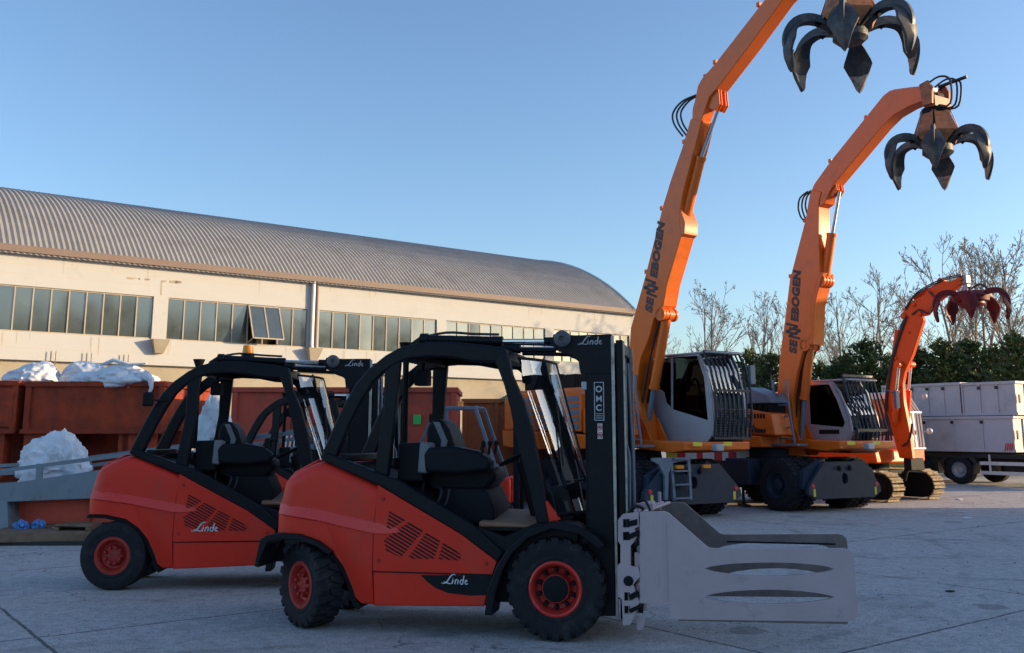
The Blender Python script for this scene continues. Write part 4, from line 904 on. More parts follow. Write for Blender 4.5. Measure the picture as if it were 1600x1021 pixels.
def old_forklift():
    t = thing('forklift','small old forklift with square dark cab frame seen through the front forklift','forklift',(-0.7,17.6,0),-8,'forklifts parked in the yard')
    b = MB(); b.prism([(-1.2,.45),(-1.2,1.05),(-1.05,1.25),(-.35,1.22),(-.25,.75),(.45,.75),(.6,.9),(.75,.9),(.75,.45)],-.5,.5); b.build('body','red',t,bevel=.05,seg=3)
    c = MB(); c.box(-1.0,.5,-.4,.4,.25,.5); c.build('chassis','blackm',t,smooth=0)
    f = MB()
    for y in (-.46,.46):
        f.bar((-.62,y,1.2),(-.60,y,2.12),.06,.05); f.bar((.12,y,2.10),(.55,y,.88),.06,.06); f.bar((-.66,y,2.13),(.14,y,2.12),.06,.05); f.bar((-1.0,y,1.2),(-.62,y,2.1),.05,.05)
    for k in range(6): f.bar((-.6+.14*k,-.46,2.14),(-.6+.14*k,.46,2.14),.03,.03,(1,0,0))
    f.build('cab_frame','stepgrey',t,bevel=.006)
    m_ = MB()
    for y in (-.3,.3): m_.box(.78,.88,y-.05,y+.05,.2,1.98)
    m_.box(.8,.86,-.3,.3,1.88,1.98); m_.build('mast','black',t,smooth=0)
    s_ = MB(); s_.prism([(-.45,1.2),(-.05,1.2),(-.05,1.3),(-.35,1.3),(-.45,1.72),(-.52,1.72)],-.2,.2); s_.build('seat','seatm',t,bevel=.03)
    sw = MB(); sw.tube([(.15+.0+.12*math.sin(a*math.pi/8)*.5,.17*math.cos(a*math.pi/8),1.38+.15*math.sin(a*math.pi/8)) for a in range(17)],.014,6,cap=False); sw.tube([(.42,0,.9),(.16,0,1.38)],.02,6); sw.build('steering_wheel','blackm',t)
    l = MB(); l.box(-.72,-.56,-.54,-.48,1.86,2.02); l.build('work_lamp','blackm',t,bevel=.02)
    bc = MB(); bc.lathe([(0,.10),(.05,.09),(.055,0)],(-.25,0,2.16),12,'z'); bc.build('beacon','amber',t)
    g = MB(); g.plate((.15,-.43,2.06),(.15,.43,2.06),(.52,.43,.95),(.52,-.43,.95),.005); g.build('windscreen','glass',t,smooth=0)
    for x,r in ((.5,.30),(-.85,.26)):
        for s2 in (-1,1): make_wheel(t,x,s2*.42,r,.2,r*.5,s2,0,18,'rear')
old_forklift()
# ------------------------------------------------------------------ material handlers (upper carriage frame: x forward, -y its right side which faces us)
def grab_parts(root, c, Rg, mats=('tine','tinew'), hub='rustor', n=6, rot=0.0, dz=1.0, with_body=True, closed=0.0, zs=1.0):
    cx,cy,cz = c
    hb = MB(); hb.lathe([(0,.18),(.18,.17),(.24,.05),(.30,-.02),(.31,-.16),(.22,-.24),(0,-.26)],(cx,cy,cz),14,'z')
    go = hb.build('grab', mats[0], root, bevel=.01); go.name = 'grab'
    for i in range(n):
        a = rot + 2*math.pi*i/n; ca, sa = math.cos(a), math.sin(a)
        def T(r, s_, z): return (cx+ca*r*Rg-sa*s_*Rg, cy+sa*r*Rg+ca*s_*Rg, cz+z*Rg*zs)
        path = [(.20,-.02),(.40,.09),(.60,.13),(.79,.07),(.91,-.08),(.965,-.26),(.965,-.44),(.90,-.66)]
        path = [(p.x,p.y) for p in smooth_path([(a_,b_,0) for a_,b_ in path],3)]
        K = len(path); wd = []
        for k in range(K):
            u = k/(K-1)
            w = .075+.02*u if u < .40 else (.083+(u-.40)/.25*.130 if u < .65 else .213*(1-(u-.65)/.35)**.80+.006)
            wd.append(w)
        vs=[];fs=[]
        for k,(r,z) in enumerate(path):
            p0 = path[max(k-1,0)]; p1 = path[min(k+1,K-1)]; tx,tz = p1[0]-p0[0],p1[1]-p0[1]; L = math.hypot(tx,tz); nx,nz = -tz/L, tx/L   # outward normal of the curve (up/out)
            w = wd[k]; th = .035 if k < K-1 else .006; dish = .25*w
            for s_,o_ in ((-w,-dish*0.9),(-w*.45,0),(0,.02),(w*.45,0),(w,-dish*0.9)): vs.append(T(r+nx*(o_+th*.5), s_, z+nz*(o_+th*.5)))
            for s_,o_ in ((w,-dish*0.9),(w*.45,0),(0,.02),(-w*.45,0),(-w,-dish*0.9)): vs.append(T(r+nx*(o_-th*.5), s_, z+nz*(o_-th*.5)))
        for k in range(K-1):
            for j in range(10): fs.append((k*10+j,(k+1)*10+j,(k+1)*10+(j+1)%10,k*10+(j+1)%10))
        fs.append(list(range(10))); fs.append([(K-1)*10+j for j in range(10)])
        tn = MB().add(vs,fs)
        # spine rib on the back and two side cheeks at the root
        vs=[];fs=[]
        kk = int(K*.80)
        for k in range(kk):
            r,z = path[k]; p0 = path[max(k-1,0)]; p1 = path[min(k+1,K-1)]; tx,tz = p1[0]-p0[0],p1[1]-p0[1]; L = math.hypot(tx,tz); nx,nz = -tz/L, tx/L
            hgt = .10*math.sin(math.pi*min(1,(k+2)/(kk+1)))**.6+.012
            for s_,o_ in ((-.035,0),(-.03,hgt),(.03,hgt),(.035,0)): vs.append(T(r+nx*o_, s_, z+nz*o_))
        for k in range(kk-1):
            for j in range(4): fs.append((k*4+j,(k+1)*4+j,(k+1)*4+(j+1)%4,k*4+(j+1)%4))
        fs.append([0,1,2,3]); fs.append([(kk-1)*4+j for j in range(4)]); tn.add(vs,fs)
        tn.build('tine', mats[0], go, smooth=35)
        tp = MB(); vs=[]; fs=[]     # worn tip plate on the inside
        k0 = int(K*.80)
        for k in range(k0,K):
            r,z = path[k]; p0 = path[max(k-1,0)]; p1 = path[min(k+1,K-1)]; tx,tz = p1[0]-p0[0],p1[1]-p0[1]; L = math.hypot(tx,tz); nx,nz = -tz/L, tx/L
            w = wd[k]*.98; 
            for s_,o_ in ((-w,-.25*w*.9-.022),(0,-.002),(w,-.25*w*.9-.022)): vs.append(T(r+nx*(o_-.004), s_, z+nz*(o_-.004)))
            for s_,o_ in ((w,-.25*w*.9-.034),(0,-.014),(-w,-.25*w*.9-.034)): vs.append(T(r+nx*(o_-.004), s_, z+nz*(o_-.004)))
        for k in range(K-k0-1):
            for j in range(6): fs.append((k*6+j,(k+1)*6+j,(k+1)*6+(j+1)%6,k*6+(j+1)%6))
        fs.append(list(range(6))); fs.append([(K-k0-1)*6+j for j in range(6)])
        tp.add(vs,fs).build('tine_tip', mats[1], go, smooth=35)
        if with_body:
            cy_ = MB(); cy_.tube([T(.22,0,.56),T(.36,0,.16)],.055*Rg,8); cy_.tube([T(.36,0,.16),T(.50,0,.06)],.035*Rg,8); cy_.build('grab_cylinder','blackm',go)
    if with_body:
        for k in range(n):    # orange housing between the tine cylinders: tapered facets
            a = rot + 2*math.pi*(k+.5)/n; ca, sa = math.cos(a), math.sin(a)
            def T2(r,s_,z): return (cx+ca*r*Rg-sa*s_*Rg, cy+sa*r*Rg+ca*s_*Rg, cz+z*Rg)
            q = MB(); q.add([T2(.24,-.13,.64),T2(.24,.13,.64),T2(.38,.19,.22),T2(.38,-.19,.22),T2(.30,0.0,-.04),
                             T2(.08,-.05,.64),T2(.08,.05,.64),T2(.12,.05,.2),T2(.12,-.05,.2)],[(0,1,2,3),(3,2,4),(5,8,7,6),(0,5,6,1),(1,6,7,2),(0,3,8,5),(3,4,8),(4,7,8),(2,7,4)])
            q.build('grab_housing', hub, go, smooth=0, bevel=.008)
        tb = MB(); tb.lathe([(0,.90),(.20,.90),(.24,.80),(.24,.74),(0,.74)],(cx,cy,cz),14,'z') if False else tb.lathe([(0,.76*Rg),(.20*Rg,.75*Rg),(.27*Rg,.67*Rg),(.27*Rg,.60*Rg),(0,.60*Rg)],(cx,cy,cz),14,'z')
        tb.box(cx-.11*Rg,cx+.11*Rg,cy-.16*Rg,cy+.16*Rg,cz+.7*Rg,cz+1.02*Rg); tb.tube([(cx,cy-.2*Rg,cz+.96*Rg),(cx,cy+.2*Rg,cz+.96*Rg)],.07*Rg,10)
        tb.build('rotator','blackm',go,bevel=.01)
        rods = MB()
        for a in (0.3,2.2,4.3): rods.tube([(cx+.26*Rg*math.cos(a),cy+.26*Rg*math.sin(a),cz+.7*Rg),(cx+.42*Rg*math.cos(a),cy+.42*Rg*math.sin(a),cz+.15*Rg)],.012,5)
        rods.build('guard_rod','steel',go)
    return go
def lettering_along(root, s, p, ang, size, y, m='blackt'):
    # boom lettering: first two letters, two overlapping slanted Ns as the emblem, the rest
    mb = MB(side_m(p[0],y,p[1],ang))
    x = 0
    def put(tx, x, yo, sz, sh=.18, bold=.020, sp=1.10):
        v,f = text_prism(tx, sz, shear=sh, ext=.002, spacing=sp, bold=bold*sz/.3); mb.add([Vector((q.x+x,q.y+yo,q.z)) for q in v], f); return x+max(q.x for q in v)
    x = put('SE', 0, 0, size); k = x+.02
    for i,(dx,dy) in enumerate(((0,-.34*size),(.34*size,-.02*size))):
        h = size*1.20; w = size*.86
        for a,b in (((0,0),(.16*size,h)),((.16*size,h),(w*.75,0)),((w*.75,0),(w*.75+.16*size,h))):
            mb.bar((k+dx+a[0],dy+a[1],.001+.0015*i),(k+dx+b[0],dy+b[1],.001+.0015*i),.003,.20*size,(0,0,1))
    x = k+size*1.34
    put('EBOGEN', x, 0, size)
    mb.build('lettering', m, root, smooth=0)
def small_script(root, x, z, y, size, ang=-.45, m='blackt'):
    mb = MB(side_m(x,y,z,ang)); v,f = text_prism('se',size,.3,.002,1,.006); mb.add(v,f); w = max(q.x for q in v)
    for i in range(2):
        for a,b in (((0,-.1),(.12,.9)),((.12,.9),(.5,-.1)),((.5,-.1),(.62,.9))):
            mb.bar((w+size*(a[0]+.3*i),size*(a[1]-.05+.1*i),.001+.001*i),(w+size*(b[0]+.3*i),size*(b[1]-.05+.1*i),.001+.001*i),.003,.13*size,(0,0,1))
    v,f = text_prism('ebogen',size,.3,.002,1,.006); mb.add([Vector((q.x+w+size*.98,q.y,q.z)) for q in v],f); mb.build('lettering',m,root,smooth=0)
def big_wheel(root, Mx, x, y, side, r=.56, w=.34):
    m_ = MB(Mx @ Matrix.Translation((x,y,r)) @ (Matrix.Identity(4) if side<0 else Matrix.Rotation(math.pi,4,'Z')))
    def prof(o): return [(r*.52,o-w*.38),(r*.56,o-w*.47),(r*.80,o-w*.5),(r*.93,o-w*.45),(r,o-w*.34),(r,o+w*.34),(r*.93,o+w*.45),(r*.80,o+w*.5),(r*.52,o+w*.4)]
    rm_ = MB(m_.m); rm_.lathe([(r*.53,-w*.40),(r*.50,-w*.44),(r*.46,-w*.30),(r*.40,-w*.05),(r*.24,-w*.05),(r*.22,-w*.28),(0,-w*.30)],n=24); rm_.lathe([(r*.5,-w*.3),(r*.5,w*1.5),(0,w*1.5)],n=16); ro = rm_.build('wheel','under',root)
    m_.lathe(prof(0),n=36); m_.lathe([(a,b+w*1.1) for a,b in prof(0)],n=36)
    for i in range(30):
        a = 2*math.pi*i/30
        for o in (0,w*1.1):
            m_.v += []; mm = MB(m_.m @ Matrix.Rotation(a,4,'Y')); mm.box(r-.02,r+.016,o-w*.44,o-w*.06,-.03,.03); mm.box(r-.02,r+.016,o+w*.06,o+w*.44,.0,.06)
            k = len(m_.v); m_.v += mm.v; m_.f += [[q+k for q in f] for f in mm.f]
    m_.build('tyre','rubber',ro,smooth=30)
def handler(label, loc, rz, under_rz, o):
    t = thing('material_handler', label, 'scrap handler', loc, rz, 'orange scrap handlers')
    U = Matrix.Rotation(R(under_rz-rz),4,'Z')
    # undercarriage
    u = MB(U); u.box(-2.0,2.0,-.55,.55,.62,1.02); u.box(-.9,.9,-.9,.9,.7,1.12); u.lathe([(0,1.32),(.75,1.32),(.78,1.12),(0,1.12)],(0,0,0),24,'z')
    for x in (-1.3,1.3): u.box(x-.16,x+.16,-1.0,1.0,.45,.75)
    uo = u.build('undercarriage','under',t,bevel=.02)
    for s_ in (-1,1): tb_ = MB(U); tb_.box(-.62,.55,min(s_*.95,s_*1.32),max(s_*.95,s_*1.32),.52,1.10); tb_.build('tool_box','under',t,bevel=.03)
    for x in (-1.3,1.3):
        for s_ in (-1,1): big_wheel(t,U,x,s_*1.08,s_)
    for e in (-1,1):    # end plates with hinged outrigger arms
        MX = U @ Matrix(((0,e,0,0),(1,0,0,0),(0,0,1,0),(0,0,0,1)))
        # here x = across, y = outwards
        ep = MB(MX); pw = o.get('pw',1.0); ep.prism([(a_*pw,b_) for a_,b_ in [(-1.30,.40),(-1.05,.28),(1.05,.28),(1.30,.40),(1.28,.54),(.70,1.06),(-.70,1.06),(-1.28,.54)]],2.02,2.12, holes=[[(.09*math.cos(a*math.pi/8)-.0,.70+.12*math.sin(a*math.pi/8)) for a in range(16)]])
        eo = ep.build('end_plate','under',t,bevel=.01,smooth=0)
        pn = MB(MX)
        for x in (-.16,.16): pn.lathe([(0,2.17),(.035,2.165),(.045,2.12),(.07,2.12)],(x,0,.92),10)
        pn.build('pin','blackm',eo)
        for s_ in (-1,1):
            ar = MB(MX); ar.prism([(s_*.25,.95),(s_*.50,1.12),(s_*1.05,.86),(s_*1.12,.50),(s_*.95,.46),(s_*.88,.72)],1.82,1.98); ar.build('outrigger','under',t,bevel=.01)
            rc = MB(MX); rc.lathe([(0,2.135),(.045,2.13),(.05,2.12)],(s_*1.14*pw,0,.56),12); rc.build('reflector','reds',eo)
            ys = MB(MX); ys.box(min(s_*1.06*pw,s_*1.13*pw),max(s_*1.06*pw,s_*1.13*pw),2.12,2.124,.34,.50); ys.build('warning_sticker','yellow' if o.get('stick',True) else 'green',eo,smooth=0)
        if o.get('lamps',True):
            for x in (-.42,.30): lb = MB(MX); lb.box(x-.1,x+.1,2.12,2.2,.98,1.05); lb.build('marker_lamp','amber',eo,bevel=.01)
    # boarding ladder on the undercarriage
    if o['kind'] == 1:
        ld = MB(U @ (o['ladder_m'] if o['kind']==1 else Matrix.Translation((-1.0,-1.5,-.0))))
        for x in (0,.42): ld.bar((x,0,.38),(x+ (.02 if x else -.02),.05,1.2),.05,.06,(0,1,0))
        for z in (.42,.68,.94,1.18): ld.box(0,.42,-.06,.08,z-.015,z+.015)
        ld.prism([(-.5,1.20),(.42,1.20),(.42,1.14),(0.02,1.10),(-.10,.9),(-.14,.40),(-.22,.40),(-.2,.85),(-.35,1.08),(-.5,1.14)],.02,.08)
        ld.build('ladder','stepgrey',t,smooth=0,bevel=.004)
    # upper carriage
    dk = MB(); dk.prism([(-3.0,1.36),(-3.05,1.75),(-.3,1.66),(.75,1.60),(.78,1.36),(-2.2,1.30)],-1.25,1.28); dk.prism([(.76,1.36),(.76,1.54),(2.28,1.50),(2.28,1.34),(1.9,1.28)],-.45,1.40); dk.build('deck','orange',t,bevel=.02)
    tk_ = MB(); tk_.lathe([(0,1.315),(.72,1.315),(.72,1.30),(0,1.3)],(0,0,0),20,'z'); tk_.build('slew_ring','blackm',t)
    eh = MB(); eh.prism([(-3.0,1.74),(-3.0,2.42),(-2.85,2.58),(-.15,2.62),(-.05,2.50),(-.05,1.70)],-1.22,1.22); eo = eh.build('engine_housing','orange',t,bevel=.03,seg=3)
    tp = MB(); tp.box(-2.8,-.3,-1.0,1.0,2.61,2.66); tp.build('housing_top','orange',eo,bevel=.01)
    if o['kind']==2:
        hc = MB(); hc.prism([(-.1,2.30),(-.1,2.66),(.25,2.72),(.85,2.52),(.95,2.40),(.95,2.34),(.2,2.34)],-1.1,-.5); hc.build('engine_hatch','stepgrey',t,bevel=.02)
        eb = MB(); eb.box(-.05,.85,-1.05,-.5,2.12,2.34); [eb.tube([(.1+.17*k_,-1.08,2.15),(.15+.17*k_,-1.06,2.33)],.03,6) for k_ in range(5)]; eb.build('engine_block','blackm',t)
    lv = MB()
    for xa,xb in ((-2.6,-1.75),(-1.6,-.75),(-.58,-.10)):
        for k in range(5): lv.box(xa,xb,-1.232,-1.215,1.76+.15*k,1.86+.15*k)
    lv.build('louvre','stepgrey' if o['kind']==1 else 'groove',eo,smooth=0)
    fan = MB(); fan.box(-2.6,-1.9,-.9,-.2,2.66,2.95); fan.tube([(-2.25,-.95,2.85),(-2.25,-.15,2.85)],.2,14); fan.box(-1.2,-.75,-.8,-.2,2.62,2.98); fan.tube([(-1.6,-.6,2.62),(-1.55,-.6,3.02)],.09,10); fan.build('air_filter','blackm',eo,bevel=.02)
    rt = MB(); rt.prism([(.0,1.66),(.0,2.18),(.35,2.22),(1.05,2.10),(1.15,1.62)],-1.20,-.62); rto = rt.build('tank_cover','orange',t,bevel=.03,seg=3)
    lv2 = MB()
    for k in range(9): lv2.box(.10+.09*k,.15+.09*k,-1.212,-1.198,2.0,2.1) if o['kind']==2 else lv2.box(.12,.95,-1.212,-1.198,1.72+.045*k,1.742+.045*k)
    if o['kind']==2:
        for k in range(9): lv2.box(.10+.09*k,.15+.09*k,-1.212,-1.198,1.68,1.76)
    lv2.build('louvre','groove',rto,smooth=0)
    if o['kind']==2: small_script(rto,.12,1.90,-1.203,.15,-.35)
    # access ladder beside the boom
    la = MB(); lx, ly = o['lad']
    for dx_ in (0,.40):
        la.tube(smooth_path([(lx+dx_,ly,1.45),(lx+dx_-.10,ly,2.1),(lx+dx_-.18,ly+.02,2.75),(lx+dx_-.24,ly+.10,2.86),(lx+dx_-.30,ly+.14,2.70)]),.024,8)
    for k in range(5): la.bar((lx-.02-.05*k,ly,1.55+.25*k),(lx+.38-.05*k,ly,1.55+.25*k),.06,.03,(0,1,0))
    la.box(lx-.15,lx+.65,ly-.2,ly+.12,1.40,1.44); la.build('ladder','stepgrey',t)
    # boom and stick
    bo = MB().prism(o['boom'],-.26,.13).build('boom','orange',t,bevel=.012,smooth=25)
    sk = MB().prism(o['stick'],-.235,.10).build('stick','orange',t,bevel=.012,smooth=25)
    bx = MB()
    for y in (-.30,.135): bx.prism(o['boomfoot'],y,y+.035)
    bx.build('boom_bracket','orange',t,bevel=.01)
    p,ang,size = o['text']; lettering_along(bo,'',p,ang,size,-.2635)
    for s_ in (0,):
        a,b,c = o['liftcyl']; y = s_*.09-.06
        cm = MB(); A,B_,C_ = [Vector((q[0],y,q[1])) for q in (a,b,c)]
        cm.tube([A,B_],.105,16); cm.tube([B_-(B_-A)*.03,B_+(B_-A)*.02],.118,14); cm.lathe([(0,y-.13),(.13,y-.12),(.13,y+.12),(0,y+.13)],(a[0],0,a[1]),16); co = cm.build('boom_cylinder','orange',t)
        rm_ = MB(); rm_.tube([B_,C_],.055,12); rm_.build('rod','stepgrey',co)
    kn = MB(); a = o['liftcyl'][0]
    for y in (-.26,-.09,.09): kn.lathe([(0,y),(.14,y),(.14,y+.05),(0,y+.05)],(a[0],0,a[1]),18)
    kn.tube([(a[0],-.27,a[1]),(a[0],.15,a[1])],.07,12); kn.build('cylinder_pin','orange',bo)
    # stick cylinder on the front of the boom
    a,b,c = o['stickcyl']; sm_ = MB(); A,B_,C_ = [Vector((q[0],-.05,q[1])) for q in (a,b,c)]
    sm_.tube([A,B_],.105,14); sm_.tube([A-(B_-A)*.04,A],.12,14); sm_.tube([B_-(B_-A)*.06,B_],.12,14)
    for y in (-.2,-.1,.0,.08): sm_.lathe([(0,y-.025),(.15,y-.025),(.15,y+.025),(0,y+.025)],(a[0],0,a[1]),16)
    sc_ = sm_.build('stick_cylinder','orange',t)
    MB().tube([B_,C_],.05,10).build('rod','chrome',sc_)
    lg = MB()
    for y in (-.18,-.11,-.0,.06): lg.prism(o['lug'],y,y+.03)
    lg.build('stick_lug','orange',sk,bevel=.008)
    if 'lug2' in o:
        l2 = MB()
        l2.prism(o['lug2'],-.255,.125)
        l2.build('boom_lug','orange',bo,bevel=.01)
    hm = MB()
    for k,(pth) in enumerate(o['hoses']):
        for j in range(3): hm.tube(smooth_path([(x_+.022*j*(1 if i in (1,2,3) else .3),-.18+.10*j,z_+.03*j) for i,(x_,z_) in enumerate(pth)]),.022,6)
    hm.build('hydraulic_hose','hose',t)
    for x_,z_ in o['clips']: MB().box(x_-.035,x_+.045,-.15,.02,z_-.045,z_+.045).build('pipe_clip','orange',t,bevel=.01)
    h2 = MB(); 
    for y in (-.15,.0,.12): h2.tube(smooth_path([(q[0],y,q[1]) for q in o['hose_front']]),.026,6)
    h2.build('hydraulic_hose','hose',t)
    # tip and grab
    tx,tz = o['tip']; hd = MB(); hd.prism([(tx-.14,tz-.30),(tx-.18,tz+.18),(tx+.02,tz+.22),(tx+.10,tz+.05),(tx+.08,tz-.30)],-.33,-.25); hd.prism([(tx-.14,tz-.30),(tx-.18,tz+.18),(tx+.02,tz+.22),(tx+.10,tz+.05),(tx+.08,tz-.30)],.25,.33); hd.box(tx-.12,tx+.10,-.25,.25,tz-.34,tz-.1)
    hd.build('stick_head','rustor',t,bevel=.01)
    gx,gz = o['grab']; hk = MB(); hk.box(tx-.09,tx+.09,-.12,.12,gz+.98*o['Rg'],tz-.28); hk.build('grab_link','blackm',t,bevel=.02)
    hh = MB()
    for y in (-.22,.05,.24): hh.tube(smooth_path([(tx-.1,y,tz+.15),(tx+.2,y,tz+.25),(tx+.42,y*.8,tz+.12),(tx+.36,y*.6,tz-.35),(gx+.12,y*.5,gz+.7*o['Rg'])]),.022,6)
    hh.tube([(tx+.05,.0,tz+.12),(tx+.65,.05,tz+.16)],.035,8); hh.build('grab_hose','hose',t)
    grab_parts(t,(gx,0,gz),o['Rg'],rot=o['rot'])
    # cab
    cx0,cx1,y0,y1 = .55,2.38,.36,1.36
    F = [(x_,z_) for x_,z_ in o['cab']]; Wn = o['cabwin']
    for yy in (y0,y1-.05): MB().prism(F,yy,yy+.05,holes=Wn).build('cab_side','cabgrey',t,bevel=.008,smooth=0)
    xs_ = [p[0] for p in F]; zs_ = [p[1] for p in F]; zt = max(zs_); zb = min(zs_); xf = max(xs_); xb = min(xs_)
    rf = MB(); rf.box(o['roofx'][0],o['roofx'][1],y0-.01,y1+.01,zt-.0,zt+.045); rf.build('cab_roof','cabgrey',t,bevel=.03)
    bk = MB(); bk.box(xb+.02,xb+.06,y0+.05,y1-.05,zb,zt-.05); bk.box(xb+.3,xf-.15,y0+.05,y1-.05,zb,zb+.06); bk.box(xf-.12,xf-.06,y0+.05,y1-.05,zb,zb+.3); bk.build('cab_floor_back','blackm',t,smooth=0)  # floor plus an opaque black back wall added to darken the cab inside
    gl = MB(); 
    for w_ in Wn:
        gl.add([(p[0],y0+.02,p[1]) for p in w_],[list(range(len(w_)))])
    gl.build('side_pane','glassd',t,smooth=0)
    g2 = MB()
    for w_ in Wn: g2.add([(p[0],y1-.03,p[1]) for p in w_],[list(range(len(w_)))])
    g2.build('side_pane','black',t,smooth=0)  # far panes are opaque black, standing in for the dark cab interior
    fg = MB(); fp = o['front']; fg.add([(x_,y,z_) for x_,z_ in fp for y in (y0+.04,y1-.04)],[(2*i,2*i+1,2*i+3,2*i+2) for i in range(len(fp)-1)]); fg.build('front_glass','glassw',t,smooth=60)
    for y in (y0+.0,y1-.06):
        ps = MB()
        for i in range(len(fp)-1): ps.bar((fp[i][0]-.02,y+.03,fp[i][1]),(fp[i+1][0]-.02,y+.03,fp[i+1][1]),.06,.06)
        ps.build('cab_pillar','cabgrey',t,bevel=.006)
    se = MB(); se.prism([(1.05,zb+.45),(1.55,zb+.45),(1.55,zb+.58),(1.20,zb+.6),(1.08,zb+1.25),(.95,zb+1.25)],.68,1.12); se.box(1.4,1.7,.48,.62,zb+.06,zb+.75); se.box(1.85,2.0,.8,1.0,zb+.1,zb+.8); se.build('operator_seat','seatm',t,bevel=.03)
    st_ = MB(); 
    for sec in o['guard']:
        n_ = 9
        for k in range(n_):
            y = y0-.02+(y1-y0+.04)*k/(n_-1)
            st_.tube([(x_,y,z_) for x_,z_ in sec],.020 if 0<k<n_-1 else .028,6)
        for i,(x_,z_) in enumerate(sec):
            if i in (0,len(sec)-1) or i%2==0: st_.bar((x_,y0-.02,z_),(x_,y1+.02,z_),.035,.05,(1,0,0))
    if 'mesh' in o:
        (xa,za),(xb_,zb_) = o['mesh']
        for k in range(12): u_ = k/11; st_.tube([(xa+(xb_-xa)*u_,y0,za+(zb_-za)*u_),(xa+(xb_-xa)*u_,y1,za+(zb_-za)*u_)],.010,5)
    st_.build('cab_guard','guardm',t)
    mr = MB(); mr.box(2.34,2.40,y1+.03,y1+.17,zt-.62,zt-.22); mr.tube([(2.2,y1,zt-.2),(2.36,y1+.10,zt-.3)],.015,6); mr.build('mirror','stepgrey',t,bevel=.02)
    if o.get('cablabel'): 
        q = MB(); q.box(1.05,1.62,y0-.004,y0,zb+.42,zb+.52); q.build('cab_badge','groove',t,smooth=0)
    stk = MB(); stk.box(1.15,1.5,-.0,.0,0,0) if False else None
    for x_ in (.9,1.75): s3 = MB(); s3.box(x_,x_+.35,-1.2545+2.54-.0,-1.2545+2.545,1.42,1.50) if False else s3.box(2.352,2.356,x_-1.2,x_-.95,1.42,1.50); s3.build('deck_sticker','yellow',t,smooth=0)
    wl = MB(); wl.box(2.36,2.5,.2,.42,1.32,1.46); wl.build('work_lamp','silver',t,bevel=.02)
    return t
E1D = dict(kind=1,
 boom=[(0.230,1.360),(0.106,2.181),(0.272,2.729),(0.454,3.357),(0.531,3.922),(1.022,4.969),(1.649,6.440),(1.915,6.955),(2.264,7.538),(2.460,7.931),(2.542,8.102),(2.849,7.988),(2.685,7.595),(2.252,6.605),(2.143,6.259),(2.130,5.962),(2.149,5.667),(1.692,4.734),(1.565,4.305),(1.260,4.040),(1.108,3.679),(0.822,3.250),(0.643,2.578),(0.828,2.034),(0.905,1.369)],
 stick=[(2.550,8.021),(2.582,8.317),(2.664,8.487),(2.750,8.753),(2.865,8.869),(3.253,9.073),(4.434,9.819),(4.934,10.131),(5.207,10.329),(5.478,10.366),(5.973,10.224),(6.468,10.030),(6.447,9.735),(5.626,9.933),(5.360,9.904),(5.030,9.755),(4.194,9.154),(3.280,8.546),(3.061,8.423),(2.905,8.155),(2.785,7.928)],
 boomfoot=[(0.339,1.362),(0.295,1.972),(0.510,2.173),(0.891,1.966),(1.153,1.530),(1.186,1.374)],
 text=([(1.206,4.188)][0], math.radians(76), .285),
 liftcyl=[(1.465,4.132),(1.013,2.622),(0.650,1.472)],
 stickcyl=[(2.052,5.995),(2.595,7.306),(3.106,8.183)],
 lug=[(2.835,8.498),(3.058,8.637),(3.266,8.545),(3.284,8.226),(3.173,8.109),(3.001,8.214)],
 lug2=[(1.804,6.458),(2.106,6.370),(2.275,5.954),(2.245,5.715),(2.035,5.615),(1.658,5.761)],
 hoses=[[(2.645,8.604),(2.230,8.588),(1.951,8.413),(1.979,8.148),(2.216,7.830)]],
 clips=[(2.864,8.954),(2.801,8.793),(4.346,9.956),(3.145,9.168),(1.456,6.430),(0.921,5.124),(2.192,7.724)],
 hose_front=[(1.918,5.539),(1.740,4.951),(1.482,4.300),(1.226,3.780),(0.961,3.116),(0.685,2.174)],
 tip=[(6.478,9.997)][0], grab=[(6.282,8.737)][0], Rg=1.22, rot=.0,
 cab=[(0.302,1.521),(0.198,2.118),(0.346,2.743),(0.652,3.204),(0.818,3.277),(1.939,3.299),(2.075,3.066),(2.242,2.046),(2.241,1.662),(2.109,1.508)],
 cabwin=[[(0.511,2.709),(0.695,3.243),(1.098,3.273),(1.064,2.211),(0.920,2.310),(0.850,2.544),(0.672,2.647)], [(1.157,3.269),(1.882,3.263),(2.063,2.804),(2.129,1.931),(1.111,2.170)]],
 front=[(1.937,3.259),(2.105,2.933),(2.242,2.406),(2.273,1.955),(2.256,1.611)],
 roofx=(.80,2.25),
 guard=[[(2.088,3.342),(2.270,2.989),(2.372,2.531),(2.382,2.018),(2.307,1.573)]],
 mesh=[(2.388,2.146),(2.307,1.586)],
 lad=(.95,-.75), ladder_m=Matrix.Translation((2.22,-.62,0)) @ Matrix.Rotation(R(90),4,'Z'))
handler('nearer orange scrap handler with upright caged cab and black grab at the top edge', (2.5,21.1,0), -56, -58, E1D)
